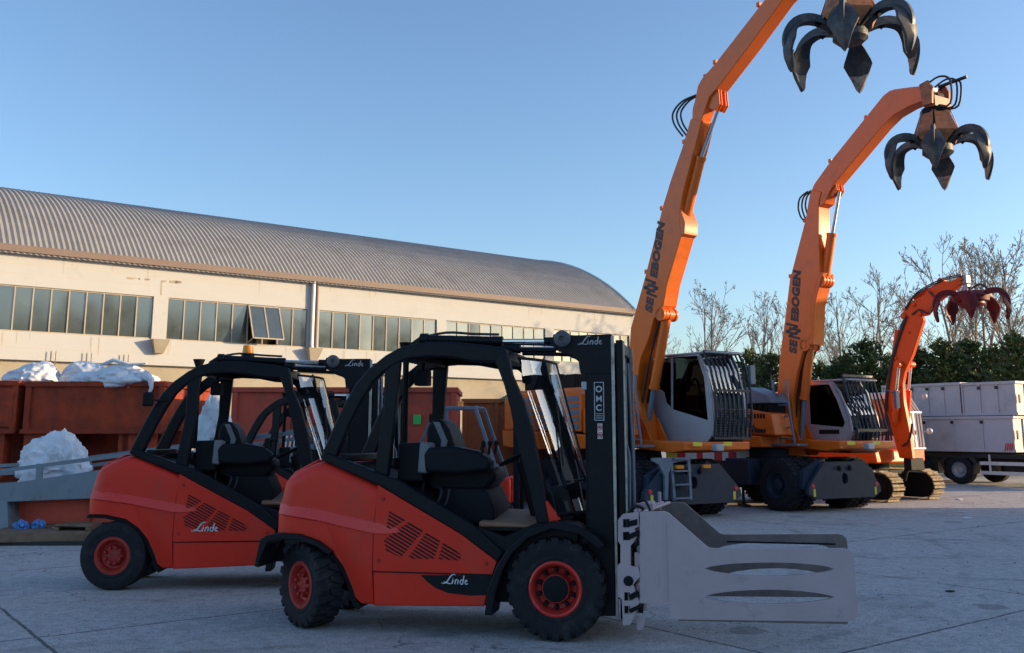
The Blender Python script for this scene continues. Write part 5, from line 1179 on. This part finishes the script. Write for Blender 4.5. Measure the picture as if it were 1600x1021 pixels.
E2D = dict(kind=2,
 boom=[(0.149,1.151),(0.235,1.923),(0.388,2.464),(0.526,3.418),(0.761,4.358),(0.948,5.217),(1.512,6.574),(1.645,7.051),(1.733,7.246),(2.003,7.126),(1.914,6.903),(1.863,6.161),(1.841,5.303),(1.548,4.602),(1.500,3.886),(1.223,3.512),(1.044,3.082),(0.852,2.451),(0.855,1.918),(0.882,1.166)],
 stick=[(1.596,6.911),(1.669,7.171),(1.794,7.358),(2.281,7.775),(3.310,8.544),(3.781,8.892),(3.947,8.949),(4.073,8.944),(4.487,8.864),(4.855,8.777),(4.832,8.490),(4.379,8.473),(3.998,8.387),(3.696,8.215),(2.362,7.245),(2.215,7.083),(2.054,6.847),(1.903,6.788)],
 boomfoot=[(0.225,1.153),(0.215,1.626),(0.439,2.069),(0.886,1.845),(1.151,1.343),(1.177,1.173)],
 text=([(1.032,3.481)][0], math.radians(82.5), .285),
 liftcyl=[(1.280,3.662),(1.032,2.456),(0.870,1.424)],
 stickcyl=[(1.790,5.096),(2.064,6.170),(2.326,7.091)],
 lug=[(2.024,7.157),(2.166,7.368),(2.343,7.328),(2.380,7.109),(2.265,6.984),(2.088,7.022)],
 lug2=[(1.606,5.360),(1.927,5.255),(1.844,5.088),(1.623,4.523),(1.526,3.648),(1.269,3.668),(1.333,4.615)],
 hoses=[[(1.558,7.245),(1.322,7.140),(1.250,6.922),(1.294,6.712),(1.363,6.606)]],
 clips=[(1.573,6.903),(3.225,8.578),(2.191,7.833),(0.856,5.336),(1.362,6.591)],
 hose_front=[(1.301,3.592),(1.128,3.234),(0.986,2.798),(0.815,1.920)],
 tip=[(4.890,8.642)][0], grab=[(4.811,7.530)][0], Rg=1.10, rot=-.02,
 cab=[(0.607,1.241),(0.571,1.849),(0.610,2.447),(0.790,2.846),(1.496,2.844),(1.694,2.604),(1.901,2.054),(1.941,1.658),(1.745,1.346),(1.525,1.229)],
 cabwin=[[(0.804,2.770),(1.400,2.775),(1.592,2.419),(1.785,1.899),(1.725,1.800),(0.801,1.877)]],
 front=[(1.528,2.784),(1.721,2.488),(1.901,2.054),(1.960,1.686),(1.782,1.374)],
 roofx=(.75,1.95),
 guard=[[(1.808,2.960),(1.958,2.366),(2.119,1.742)], [(2.118,1.728),(2.066,1.490),(1.880,1.291)]],
 cablabel=True, stick_=False,
 lad=(.90,-.75), ladder_m=Matrix.Translation((-.2,-1.35,0)))
E2D['lamps'] = False; E2D['pw'] = .84; E2D['stick'] = E2D['stick']
handler('farther orange scrap handler with grey cab, tilted front grille and worn grab', (6.25,22.95,0), -58, -62, E2D)

def small_excavator():
    t = thing('crawler_excavator','small red-orange tracked excavator holding a maroon five-tine grab','excavator',(9.23,25.3,0),-54)
    for s_ in (-1,1):
        y = s_*.90; Lh, rr = 1.15, .34
        path = [( Lh*u, rr) for u in (-1,-.5,0,.5,1)]
        loop = [(x,2*rr) for x in [Lh*(-1+.25*i) for i in range(9)]] + [(Lh+rr*math.sin(a*math.pi/8), rr+rr*math.cos(a*math.pi/8)) for a in range(1,8)] + [(x,0.0) for x in [Lh*(1-.25*i) for i in range(9)]] + [(-Lh-rr*math.sin(a*math.pi/8), rr-rr*math.cos(a*math.pi/8)) for a in range(1,8)]
        tr = MB(); n_ = len(loop)
        tr.prism([(x,z+.0) for x,z in [(p[0]*.96, .05+ (p[1])*.9) for p in loop]], y-.14, y+.14); tr2 = tr.build('track_frame','blackm',t,smooth=0)
        sh = MB()
        L = [0]; pts = loop+[loop[0]]
        for i in range(n_): L.append(L[-1]+math.dist(pts[i],pts[i+1]))
        N_ = 38
        for k in range(N_):
            d = L[-1]*k/N_; i = max(j for j in range(n_) if L[j] <= d); u = (d-L[i])/(L[i+1]-L[i]); a,b = pts[i],pts[i+1]
            x = a[0]+(b[0]-a[0])*u; z = a[1]+(b[1]-a[1])*u; tx,tz = (b[0]-a[0]),(b[1]-a[1]); l_ = math.hypot(tx,tz); tx/=l_; tz/=l_
            cx_, cz_ = 0, rr; nx_,nz_ = -tz, tx
            if (x - max(-Lh,min(Lh,x)))*nx_ + (z-rr)*nz_ < 0: nx_,nz_ = -nx_,-nz_
            c = Vector((x,y,z+.02))
            sh.add([c+Vector((tx*a1+nx_*b1,yy,tz*a1+nz_*b1)) for a1,b1 in ((-.070,.0),(.070,.0),(.070,.022),(.02,.022),(.0,.06),(-.02,.022),(-.070,.022)) for yy in (-.24,.24)],
                   [(0,1,3,2),(2,3,5,4),(4,5,7,6),(6,7,9,8),(8,9,11,10),(10,11,13,12),(12,13,1,0),(0,2,4,6,8,10,12),(1,13,11,9,7,5,3)])
        sh.build('track','trackm',t,smooth=0)
        ro = MB()
        for x in (-1.1,-.5,0,.5,1.1): ro.lathe([(0,y+s_*.16),(.18 if abs(x)>1 else .1,y+s_*.16),(.18 if abs(x)>1 else .1,y),(0,y)],(x,0,.34 if abs(x)>1 else .16),14)
        ro.build('track_roller','blackm',tr2)
    b = MB(); b.box(-.8,.8,-.65,.65,.35,.75); b.lathe([(0,.92),(.6,.92),(.6,.7),(0,.7)],(0,0,0),20,'z'); b.build('undercarriage','blackm',t,bevel=.02)
    bl = MB(); bl.prism([(1.62,.12),(1.72,.12),(1.70,.40),(1.62,.52),(1.58,.3)],-1.1,1.1); bl.box(.7,1.62,-.5,-.35,.3,.42); bl.box(.7,1.62,.35,.5,.3,.42); bl.build('dozer_blade','orange2',t,bevel=.01) if False else None
    h = MB(); h.prism([(-1.6,.92),(-1.75,1.2),(-1.6,2.0),(-.3,2.05),(.2,1.35),(.95,1.25),(1.0,.92)],-.98,.98); h.build('house','orange2',t,bevel=.05,seg=3)
    h2 = MB(); h2.box(.75,1.08,.35,1.05,.95,1.30); h2.build('tool_box','orange2',t,bevel=.03)
    c = MB(); c.prism([(-.35,1.2),(-.40,2.55),(-.2,2.72),(.62,2.72),(.92,2.2),(.98,1.25)],.30,1.02,holes=[]); c.build('cab','wht',t,bevel=.05,seg=3)
    gw = MB(); 
    for yy in (.296,1.024): gw.prism([(-.15,1.6),(-.15,2.55),(.55,2.55),(.80,2.15),(.84,1.6)],yy-.003,yy+.003)
    gw.add([(.65,.36,2.66),(.65,.96,2.66),(.93,.96,2.2),(.93,.36,2.2),(.99,.96,1.5),(.99,.36,1.5)],[(0,1,2,3),(3,2,4,5)]); gw.build('cab_glass','pane',t,smooth=0)
    gd = MB()
    for k in range(6): y = .34+.13*k; gd.tube([(.72,y,2.75),(1.06,y,2.2),(1.12,y,1.25)],.022,6)
    for z,x in ((2.72,.74),(2.2,1.07),(1.28,1.12)): gd.bar((x,.3,z),(x,1.04,z),.03,.04,(1,0,0))
    gd.build('cab_guard','wht',t)
    lp = MB(); lp.blob((1.15,1.12,2.62),(.07,.07,.07),10); lp.blob((1.2,1.15,1.72),(.08,.08,.08),10); lp.tube([(1.0,1.0,2.6),(1.15,1.1,2.62)],.02,6); lp.tube([(1.1,1.0,1.7),(1.2,1.12,1.72)],.02,6); lp.build('mirror','silver',t)
    b1 = [(0.855,2.918),(0.801,2.429),(0.910,1.941),(1.009,1.396),(1.092,1.048),(1.457,1.025),(1.411,1.779),(1.320,2.417),(1.321,2.899),(1.395,3.176),(1.639,3.608),(2.012,4.464),(1.944,4.632),(1.708,4.721),(1.595,4.634),(1.432,4.355),(1.199,3.882),(1.034,3.417),(0.917,3.136)]
    MB().prism(b1,-.14,.0).build('boom','orange2',t,bevel=.015,smooth=25)
    b2 = [(1.424,4.645),(1.489,4.799),(1.603,4.898),(1.732,4.966),(2.014,5.080),(2.275,5.276),(2.537,5.395),(2.781,5.341),(3.057,5.435),(3.042,5.252),(2.709,5.063),(2.291,4.839),(2.094,4.586),(1.787,4.552),(1.693,4.691),(1.542,4.559)]
    MB().prism(b2,-.12,.07).build('stick','orange2',t,bevel=.015,smooth=25)
    cyl = [[(1.078,3.154),(1.325,4.283),(1.475,4.615)], [(1.124,1.939),(1.219,2.738),(1.339,3.377)], [(1.136,2.023),(1.228,2.752),(1.349,3.400)], [(1.719,5.059),(2.150,5.237),(2.501,5.388)]]
    for k,(a,b_,c_) in enumerate(cyl):
        y = (-.02,-.26,.26,0)[k]; m_ = MB(); m_.tube([(a[0]-(.10 if k==0 else 0),y,a[1]),(b_[0]-(.10 if k==0 else 0),y,b_[1])],.075 if k<3 else .06,12); co = m_.build('boom_cylinder' if k in (1,2) else 'arm_cylinder','orange2',t)
        m2 = MB(); m2.tube([(b_[0]-(.10 if k==0 else 0),y,b_[1]),(c_[0]-(.02 if k==0 else 0),y,c_[1])],.036,10); m2.build('rod','chrome',co)
        m3 = MB(); m3.lathe([(0,y-.1),(.08,y-.1),(.08,y+.1),(0,y+.1)],(c_[0]-(.02 if k==0 else 0),0,c_[1]),12); m3.build('rod_eye','orange2',co)
    hs = MB(); 
    p = [(0.766,2.674),(0.840,2.427),(0.966,1.941),(1.002,1.460)]; hs.tube(smooth_path([(x,-.28,z) for x,z in p]),.025,6)
    p = [(1.736,4.616),(1.953,4.724),(2.217,4.600),(2.410,4.900),(2.228,5.162)]; hs.tube(smooth_path([(x,-.18,z) for x,z in p]),.022,6)
    p = [(3.134,5.118),(3.396,5.211),(3.571,5.065),(3.532,4.977),(3.320,5.064)]; hs.tube(smooth_path([(x,.1,z) for x,z in p]),.025,6)
    hs.tube(smooth_path([(1.25,-.2,1.35),(1.45,-.22,1.5),(1.55,-.2,1.9)]),.03,6); hs.build('hydraulic_hose','hose',t)
    for (x_,z_),r_ in zip([(1.046,1.908),(1.223,2.838),(1.499,4.610),(1.922,4.633),(1.784,4.875),(3.048,5.350),(0.965,2.263),(1.205,3.553),(1.608,4.175)],(.06,.05,.06,.06,.05,.05,.03,.03,.03)):
        pq = MB(); pq.lathe([(0,-.185),(r_*.7,-.183),(r_,-.175),(r_,-.12)],(x_,0,z_),12); pq.build('pivot_pin','orange2',t)
    hs2 = MB()
    for k in range(3): hs2.tube(smooth_path([(x_+.03*k,-.16-.01*k,z_) for x_,z_ in [(0.815,1.459),(0.802,2.266),(0.904,2.915),(1.080,3.561),(1.343,4.197),(1.532,4.574)]]),.017,5)
    for k in range(2): hs2.tube(smooth_path([(x_,-.15,z_+.04*k) for x_,z_ in [(1.547,4.769),(1.854,5.096),(2.300,5.302),(2.727,5.408),(3.087,5.424)]]),.017,5)
    hs2.build('hydraulic_hose','hose',t)
    tx,tz = [(3.090,5.360)][0]
    lk = MB(); lk.box(tx-.07,tx+.08,-.10,.10,tz-.10,tz+.10); lk.box(tx-.04,tx+.08,-.07,.07,tz-.42,tz-.12); lk.build('grab_link','cabgrey',t,bevel=.01)
    gx,gz = [(3.195,4.891)][0]
    grab_parts(t,(gx,0,gz),.88,('maroon','maroon'),n=5,rot=.15,with_body=False)
    bp = MB(); bp.lathe([(0,.18),(.30,.16),(.42,.05),(.40,-.08),(0,-.1)],(gx,0,gz),14,'z'); bp.build('grab_crown','maroon',t)
    se = MB(); se.box(1.3,1.5,-.30,.30,.75,1.05); se.tube([(1.25,-.25,.5),(1.4,-.25,.95)],.06,8); se.build('swing_post','blackm',t,bevel=.03)
small_excavator()
# ------------------------------------------------------------------ lorry with grey stacked containers (local x towards the camera right)
def lorry():
    t = thing('lorry','lorry chassis with aluminium side rails standing under the pale grey containers','lorry',(14.72,31.88,0),-55)
    c = MB(); c.box(-6.5,4.6,.55,.75,.72,.98); c.box(-6.5,4.6,1.75,1.95,.72,.98); c.box(-6.4,4.6,.1,2.4,.86,1.0)
    c.prism([(-.55,.92),(-.62,.70),(-.50,.35),(-.45,.35),(-.52,.70),(-.36,.86),(.36,.86),(.52,.70),(.45,.35),(.50,.35),(.62,.70),(.55,.92)],.0,.35)
    c.box(-1.4,-.8,.15,.5,.35,.85); c.box(1.2,2.6,.6,1.9,.4,.8)
    c.build('chassis','chassis',t,smooth=0)
    for x in (0,-1.45,4.0,-5.4):
        for s_,y in ((-1,.16),(1,2.34)):
            m_ = Matrix.Translation((x,y,.47)) @ (Matrix.Identity(4) if s_<0 else Matrix.Rotation(math.pi,4,'Z'))
            w_ = MB(m_); w_.lathe([(.26,-.12),(.25,-.15),(.22,-.06),(.12,-.02),(.11,-.10),(0,-.11)],n=20); wo = w_.build('wheel','silver' ,t)
            ty = MB(m_); ty.lathe([(.25,-.13),(.28,-.16),(.38,-.17),(.45,-.13),(.47,-.09),(.47,.16),(.40,.18),(.25,.15)],n=28); ty.build('tyre','rubber',wo)
    r = MB()
    for z in (.70,.40): r.box(.72,4.6,.02,.06,z-.055,z+.055)
    for x in (1.0,2.4,3.8): r.box(x,x+.06,.06,.10,.35,.98)
    r.build('side_rail','alu',t,smooth=0)
    cb = MB(); cb.box(-7.3,-6.0,0.05,2.4,.6,3.0); cb.build('cab','chassis',t,bevel=.08)
def rollbox(name,label,loc_x,L,z0,z1,nr,y0=0.0,y1=2.4,grp='pale grey containers stacked on the lorry'):
    o_ = Matrix.Rotation(R(-55),4,'Z') @ Vector((loc_x,0,0)); t = thing(name,label,'container',(14.72+o_.x,31.88+o_.y,z0),-55,grp)
    H_ = z1-z0; b = MB(); b.box(0,L,y0,y0+.04,0,H_); b.box(0,L,y1-.04,y1,0,H_); b.box(0,.04,y0+.04,y1-.04,0,H_); b.box(L-.04,L,y0+.04,y1-.04,0,H_); b.box(.04,L-.04,y0+.04,y1-.04,0,.05)
    b.build('shell','trailer',t,smooth=0)
    r = MB(); 
    for z in (.0,H_-.09): r.box(-.02,L+.02,y0-.05,y0-.003,z,z+.09); r.box(L+.003,L+.05,y0-.05,y1+.02,z,z+.09)
    r.build('rim','trailer',t,bevel=.008)
    for k in range(nr+1):
        x = L*k/nr; q = MB(); q.box(max(-.02,x-.03),min(L+.02,x+.03),y0-.04,y0-.003,.09,H_-.09); q.build('side_rib','trailer',t,bevel=.005)
    if True:
        lk = MB()
        for k in range(1,nr):
            x = L*k/nr; lk.box(x-.05,x+.05,y0-.055,y0-.041,H_-.24,H_-.14)
        lk.box(L+.052,L+.09,y0+.05,y0+.12,H_*.35,H_*.6); lk.build('latch','chassis',t,smooth=0)
        q = MB()
        for yy in (y0+.6,y0+1.8): q.box(L+.004,L+.04,yy-.04,yy+.04,.1,H_-.1)
        q.build('end_rib','trailer',t,smooth=0)
    return t
lorry()
rollbox('grey_container','long pale grey container with wide panels, lower one of the stack, on the lorry',-3.1,5.02,1.06,2.20,5)
rollbox('grey_container','upper left grey container, behind the small excavator cab',-2.7,2.88,2.22,3.33,5,.12,2.3)
rollbox('grey_container','upper right grey container with sunlit end at the picture edge',.27,1.75,2.22,3.30,3,.12,2.3)
hs_ = MB(Matrix.Translation((14.72,31.88,0)) @ Matrix.Rotation(R(-55),4,'Z'))
for k in range(4): hs_.add([(1.60+.07*k,-.056,1.10),(1.64+.07*k,-.056,1.10),(1.70+.07*k,-.056,1.34),(1.66+.07*k,-.056,1.34)],[(0,1,2,3)])
o = hs_.build('hazard_marking','reds',smooth=0); o.parent = None; tag(o,'red slanted hazard stripes at the sunlit corner of the lower container','hazard stripes')
hz = MB(Matrix.Translation((14.72,31.88,0)) @ Matrix.Rotation(R(-55),4,'Z'))
# ------------------------------------------------------------------ striped board behind the nearer handler
t = thing('barrier_board','red and white striped board in sunlight between the two orange handlers','barrier board',(4.0,22.6,0),-2)
for k,(a,b,c) in enumerate([(-.05,.28,'yellow'),(.28,.52,'reds'),(.52,.86,'wht'),(.86,1.04,'reds'),(1.04,1.38,'wht'),(1.38,1.62,'reds'),(1.62,1.80,'wht'),(1.80,2.04,'reds'),(2.04,2.42,'wht')]):
    MB().box((a-.45)*.78,(b-.45)*.78,-.03,0,1.04,1.27).build('stripe',c,t,smooth=0)
q = MB(); 
for x in (-.2,1.35): q = MB(); q.box(x,x+.06,.02,.08,0,1.2); q.box(x-.05,x+.12,-.3,.4,0,.05); q.build('post','chassis',t,smooth=0)
# ------------------------------------------------------------------ containers on the left
def skip(name,label,cat,loc,rz,L,D,z0,z1,m,ribs=0,ledge=True,grp=None,lip='rustred',legs=True,slope=.25):
    t = thing(name,label,cat,loc,rz,grp)
    b = MB(); H_ = z1
    b.box(0,L,0,.05,z0,z1); b.box(0,L,D-.05,D,z0,z1); b.box(0,.05,.05,D-.05,z0,z1); b.box(L-.05,L,.05,D-.05,z0,z1); b.box(.05,L-.05,.05,D-.05,z0,z0+.05)
    b.build('shell',m,t,smooth=0)
    r = MB(); r.box(-.04,L+.04,-.06,-.002,z1-.09,z1+.02); r.box(L+.002,L+.05,0,D,z1-.09,z1+.02); r.box(-.05,-.002,0,D,z1-.09,z1+.02); r.box(L-.10,L+.02,-.05,-.002,z0,z1-.09); r.box(-.02,.10,-.05,-.002,z0,z1-.09); r.build('rim',m,t,bevel=.01)
    for k in range(ribs): x = L*(k+1)/(ribs+1); MB().box(x-.05,x+.05,-.05,-.002,z0+.05,z1-.09).build('side_rib',m,t,bevel=.01)
    if legs:
        lg = MB(); lg.box(.0,.5,.0,D,.0,z0); lg.box(L-.9,L-.2,0,.3,.75 if z0>1 else .1,z0); lg.box(L*.72,L*.74+.06,.0,.2,0,z0); lg.box(0.5,L,D*.4,D*.5,.0,z0); lg.build('skid',m,t,smooth=0)
    if ledge: q = MB(); q.box(-.05,L+.03,-.10,-.002,z0-.06,z0+.03); q.build('ledge',m,t,bevel=.008)
    return t
A = skip('rusty_container','large rust-red open container heaped with white sacks at the left edge','container',(-10.15,20.0,0),-2,2.90,3.0,1.72,2.72,'rustred')
le = MB()
for z_,a in ((1.78,.10),(2.55,.10)): le.box(-.10,-.052,.1,2.9,z_,z_+a)
for y in (.08,1.0,1.95,2.85): le.box(-.10,-.052,y,y+.12,1.72,2.6)
le.build('end_rib','rustred',A,bevel=.008)
A2 = skip('rusty_container','second rust-red container with framed end panel, cut by the left picture edge','container',(-13.4,20.1,0),-2,3.05,3.0,1.72,2.74,'rustred')
q = MB(); q.box(2.25,3.0,-.052,-.004,1.80,1.90); q.box(2.25,3.0,-.052,-.004,2.50,2.60); q.box(2.25,2.33,-.052,-.004,1.9,2.5); q.box(2.62,3.0,-.052,-.004,1.9,2.5); q.build('frame_panel','rustred',A2,bevel=.006)
B_ = skip('red_container','long brick-red container behind the forklifts, with small green sign','container',(-5.95,20.4,0),1,4.75,2.6,.25,2.62,'brick',ribs=3,ledge=False,legs=False)
for x in (1.8,3.85): q = MB(); q.box(x,x+.16,-.06,-.052,1.86,2.06); q.build('green_sign','green',B_,smooth=0)
for x,z in ((1.15,1.35),(1.55,1.28)):
    q = MB()
    for k in range(5): q.bar((x+.09*k,-.056,z+.0),(x+.05+.09*k,-.056,z+.32),.006,.04)
    q.build('white_mark','wht',B_,smooth=0)
C_ = skip('orange_container','orange-brown container with green net over its top, seen through the front forklift','container',(-1.2,23.5,0),0,3.3,2.4,.6,2.48,'orbrown',ribs=3,ledge=False,legs=True)
nb = MB(); vs=[];fs=[]; 
for i in range(15):
    for j in range(6): vs.append((.9+2.35*i/14,-.12+.55*j,2.50+.12*math.sin(i*.9)*math.sin(j*.8+.5)+.10*i/14+(.02 if j else -.10)))
for i in range(14):
    for j in range(5): fs.append((i*6+j,(i+1)*6+j,(i+1)*6+j+1,i*6+j+1))
nb.add(vs,fs); o = nb.build('green_net','greennet',smooth=60); o.location = (-1.2,23.5,0); tag(o,'green net lying over the top of the orange-brown container','net')
D_ = skip('yellow_container','dull yellow container behind the small red-orange excavator','container',(11.3,31.0,0),5,1.6,2.0,.5,2.72,'yelpaint',ribs=1,ledge=True,legs=True)
# white sacks: crumpled cloth lumps
def sack(label, loc, rad, seed, grp=None, m='bag', crumple=.22, name='white_sack', folds=7):
    nu, nv = 96, 52; vs=[(0,0,rad[2])]; fs=[]; rnd = random.Random(seed); off = Vector((rnd.uniform(0,50),rnd.uniform(0,50),0))
    dirs = [Vector((rnd.uniform(-1,1),rnd.uniform(-1,1),rnd.uniform(-.2,1))).normalized() for _ in range(folds)]
    planes = [(Vector((rnd.gauss(0,1),rnd.gauss(0,1),rnd.gauss(0.15,.8))).normalized(), rnd.uniform(.80,1.05)) for _ in range(34)]
    def P(u,v):
        d = Vector((math.sin(v)*math.cos(u),math.sin(v)*math.sin(u),math.cos(v)))
        acc = 0.0
        for n_,h_ in planes:
            c_ = d.dot(n_)
            if c_ > .05: acc += (c_/h_)**14
        r = acc**(-1/14) if acc > 0 else 1.2
        r = min(r, 1.35)
        w3 = Vector((mnoise.noise(d*1.3+off),mnoise.noise(d*1.3+off+Vector((9,0,0))),mnoise.noise(d*1.3+off+Vector((0,9,0)))))
        q_ = d+w3*.7
        r += crumple*(.55*mnoise.noise(d*1.7+off) + .28 - .95*abs(mnoise.noise(q_*2.4+off)) - .50*abs(mnoise.noise(Vector((q_.x*4.5,q_.y*4.5,q_.z*2.6))+off)) - .14*abs(mnoise.noise(q_*9+off)))
        p = d*r
        return (p.x*rad[0], p.y*rad[1], max(-.55,p.z)*rad[2])
    vs = []
    for j in range(nv+1):
        for i in range(nu): vs.append(P(2*math.pi*i/nu, math.pi*(j+.001)/nv))
    for j in range(nv):
        for i in range(nu): fs.append((j*nu+i,(j+1)*nu+i,(j+1)*nu+(i+1)%nu,j*nu+(i+1)%nu))
    q = MB(); q.add(vs,fs); o = q.build(name,m,smooth=75); o.location = loc; tag(o,label,'sack',grp); return o
G = 'white sacks on the left'
sack('crumpled white sack at the far left of the heap on the rust-red container',(-10.45,20.9,2.78),(.62,.6,.42),3,G)
sack('white sack second from left on the rust-red container, the highest of the heap',(-9.45,21.3,2.80),(.66,.6,.46),9,G)
sack('bluish white sack hanging over the rim on the right of the rust-red container',(-8.35,20.35,2.80),(.85,.62,.34),14,G)
sack('small white sack between the two larger ones on the rust-red container',(-9.05,20.4,2.72),(.45,.4,.26),22,G)
tl = MB(); tl.tube(smooth_path([(-7.62,19.95,2.90),(-7.50,19.84,2.80),(-7.50,19.82,2.58),(-7.56,19.82,2.42)]),[.10]*1+[.07]*3+[.05]*3+[.035]*3+[.03]*3,6) if False else tl.tube([(-7.70,19.95,2.88),(-7.52,19.84,2.76),(-7.50,19.83,2.60),(-7.56,19.83,2.42)],[.11,.07,.04,.02],7); o = tl.build('sack_strap','bag'); tag(o,'white strap of a sack dangling in front of the rust-red container','strap')
fl = MB(); fl.tube([(-8.75,20.2,3.10),(-8.45,20.15,3.20),(-8.1,20.1,3.10),(-7.72,20.05,3.12)],[.05,.09,.08,.03],7,flat=.5); o = fl.build('sack_flap','bag',smooth=60); tag(o,'twisted sack flap on top of the bluish sack','cloth')
sack('big white sack standing on the blue-grey loading ramp at the left',(-7.62,16.1,1.12),(.66,.45,.52),31,G,crumple=.30)
sack('pale sack behind the ramp, seen between the roof pillars of the beacon forklift',(-5.15,16.6,1.55),(.35,.4,.75),44,G)
# ------------------------------------------------------------------ mobile loading ramp
t = thing('loading_ramp','blue-grey steel loading ramp with low handrails left of the beacon forklift','ramp',(0,0,0))
def rz_(x): return .86 + (x+8.2)*.148   # deck edge height along x
s1 = MB(); s1.prism([(-11.5,.62),(-11.5,.45+.0),(-8.14,.16),(-8.10,.60),(-6.6,.66),(-3.0,.72),(-3.0,rz_(-3.0)-.1),(-6.6,rz_(-6.6)),(-8.2,rz_(-8.2)),(-11.5,.66)],15.44,15.50) 
s1.build('side_beam','ramp',t,bevel=.006,smooth=0)
s2 = MB(); s2.prism([(-11.5,.45),(-8.1,.60),(-3.0,.80),(-3.0,rz_(-3.0)-.1),(-8.2,rz_(-8.2)),(-11.5,.66)],17.2,17.26); s2.build('side_beam','ramp',t,smooth=0)
dk_ = MB(); dk_.add([(-11.5,15.5,.55),(-3.0,15.5,1.35),(-3.0,17.2,1.35),(-11.5,17.2,.55),(-11.5,15.5,.50),(-3.0,15.5,1.30),(-3.0,17.2,1.30),(-11.5,17.2,.50)],[(0,1,2,3),(4,7,6,5),(0,4,5,1),(2,6,7,3)]); dk_.build('deck','ramp',t,smooth=0)
for y in (15.47,17.23):
    hr = MB(); 
    for dz in (.22,) if y < 16 else (.16,.30): hr.bar((-11.5,y,rz_(-11.5)*.0+.66+dz),(-8.2,y,rz_(-8.2)+dz),.05,.06); hr.bar((-8.2,y,rz_(-8.2)+dz),(-3.0,y,rz_(-3.0)+dz-.1),.05,.06)
    hr.build('handrail','ramp',t,smooth=0)
    for x in (-7.55,-5.9,-4.8,-3.8): MB().box(x-.05,x+.05,y-.02,y+.02,rz_(x)-.05,rz_(x)+.24).build('rail_post','ramp',t,smooth=0)
lg = MB(); lg.add([(-8.22,15.44,.62),(-8.02,15.44,.62),(-7.86,15.3,.02),(-8.32,15.3,.02),(-8.22,15.8,.62),(-8.02,15.8,.62),(-7.86,15.9,.02),(-8.32,15.9,.02)],[(0,1,2,3),(4,7,6,5),(0,4,5,1),(1,5,6,2),(2,6,7,3),(3,7,4,0)]); lg.build('support_leg','ramp',t,smooth=0)
ws_ = MB(); ws_.box(-8.02,-7.98,15.6,15.95,.0,.6); ws_.build('wheel_shield','ramp',t,smooth=0)
# red base box under the ramp
t = thing('red_skip','low bright red skip standing under the loading ramp','skip',(-8.0,15.75,0))
b = MB(); b.prism([(-.2,0),(0,.62),(2.6,.62),(2.6,0)],0,.8); b.build('shell','skipred',t,smooth=0)
q = MB(); 
for x in (1.15,): q.box(x,x+.06,-.05,-.003,.0,.6)
q.build('side_rib','brick',t,smooth=0)
q = MB()
for x in (.75,1.30,1.75): q.box(x,x+.22,-.012,-.003,.14,.26)
q.build('lift_slot','groove',t,smooth=0)
# boards, pallet, rubbish
o = MB(); o.add([(-7.95,14.75,.05),(-6.3,15.0,.05),(-6.2,16.1,.12),(-8.0,15.9,.12),(-7.95,14.75,.19),(-6.3,15.0,.19),(-6.2,16.1,.25),(-8.0,15.9,.25)],[(3,2,1,0),(4,5,6,7),(0,1,5,4),(1,2,6,5),(2,3,7,6),(3,0,4,7)])
ob = o.build('board_stack','card',bevel=.008); tag(ob,'stack of brown sheets lying on the ground below the ramp','boards')
o = MB(); 
for k in range(3): o.box(-7.9+.05*k,-6.0,14.85+.45*k,14.95+.45*k,.0,.06)
ob = o.build('pallet_runner','chassis',smooth=0); tag(ob,'dark timber runners under the brown sheets','runners')
o = MB(); o.box(-7.05,-6.5,15.05,15.5,.26,.29); o.box(-7.05,-6.98,15.05,15.5,.2,.26); o.box(-6.57,-6.5,15.05,15.5,.2,.26); o.box(-7.05,-6.5,15.05,15.12,.2,.26) if False else None
ob = o.build('small_crate','card',bevel=.006); tag(ob,'small flat brown crate on the sheets beside the rear forklift wheel','crate')
sack('crumpled light blue plastic bag on the brown sheets',(-7.66,15.25,.25),(.13,.12,.10),5,None,'bluebag',.5,'plastic_bag')
sack('second crumpled blue plastic bag, right one on the brown sheets',(-7.42,15.3,.25),(.12,.10,.10),8,None,'bluebag',.5,'plastic_bag')
rnd = random.Random(12)
for k in range(7):
    q = MB(); x,y = rnd.uniform(-7.9,-6.4),rnd.uniform(14.9,15.6); q.blob((0,0,0),(rnd.uniform(.02,.05),rnd.uniform(.02,.04),.012),7); ob = q.build('rubbish_scrap','card' if k%3 else 'bag',smooth=0); ob.location = (x,y,.215); tag(ob,['scrap nearest the left corner of','pale scrap beside the blue bag on','brown scrap in the middle of','small crumb by the front edge of','pale crumb near the crate on','dark scrap behind the crate on','scrap at the right end of'][k]+' the brown sheets','scrap','scraps on the brown sheets')
# pebbles and crumbs scattered on the concrete
pb = MB(); rnd = random.Random(4)
for k in range(420):
    y = 5+rnd.random()**1.5*22; x = rnd.uniform(-.58,.60)*y; s_ = rnd.uniform(.004,.014)*(1 if y<12 else 1.6)
    pb.blob((x,y,s_*.3),(s_*rnd.uniform(.7,1.5),s_*rnd.uniform(.7,1.5),s_*.6),5)
o = pb.build('grit','cream2',smooth=0); tag(o,'small stones and grit scattered over the concrete','grit',kind='stuff')
for k,(px_,py_) in enumerate([((9.0,19.3)),((11.3,24.6)),((4.7,10.6)),((-6.1,9.3))]):
    q = MB(); q.blob((0,0,.015),(.10,.05,.03) if k<2 else (.06,.015,.012),8); o = q.build('litter','bag' if k<2 else 'chassis',smooth=0); o.location = (px_,py_,0); tag(o,['pale scrap of paper on the concrete right of the clamp arms','white scrap lying on the sunlit concrete before the excavator tracks','dark strip of rubber on the concrete right of the clamp tip','dark splinter on the concrete in the left foreground'][k],'litter')
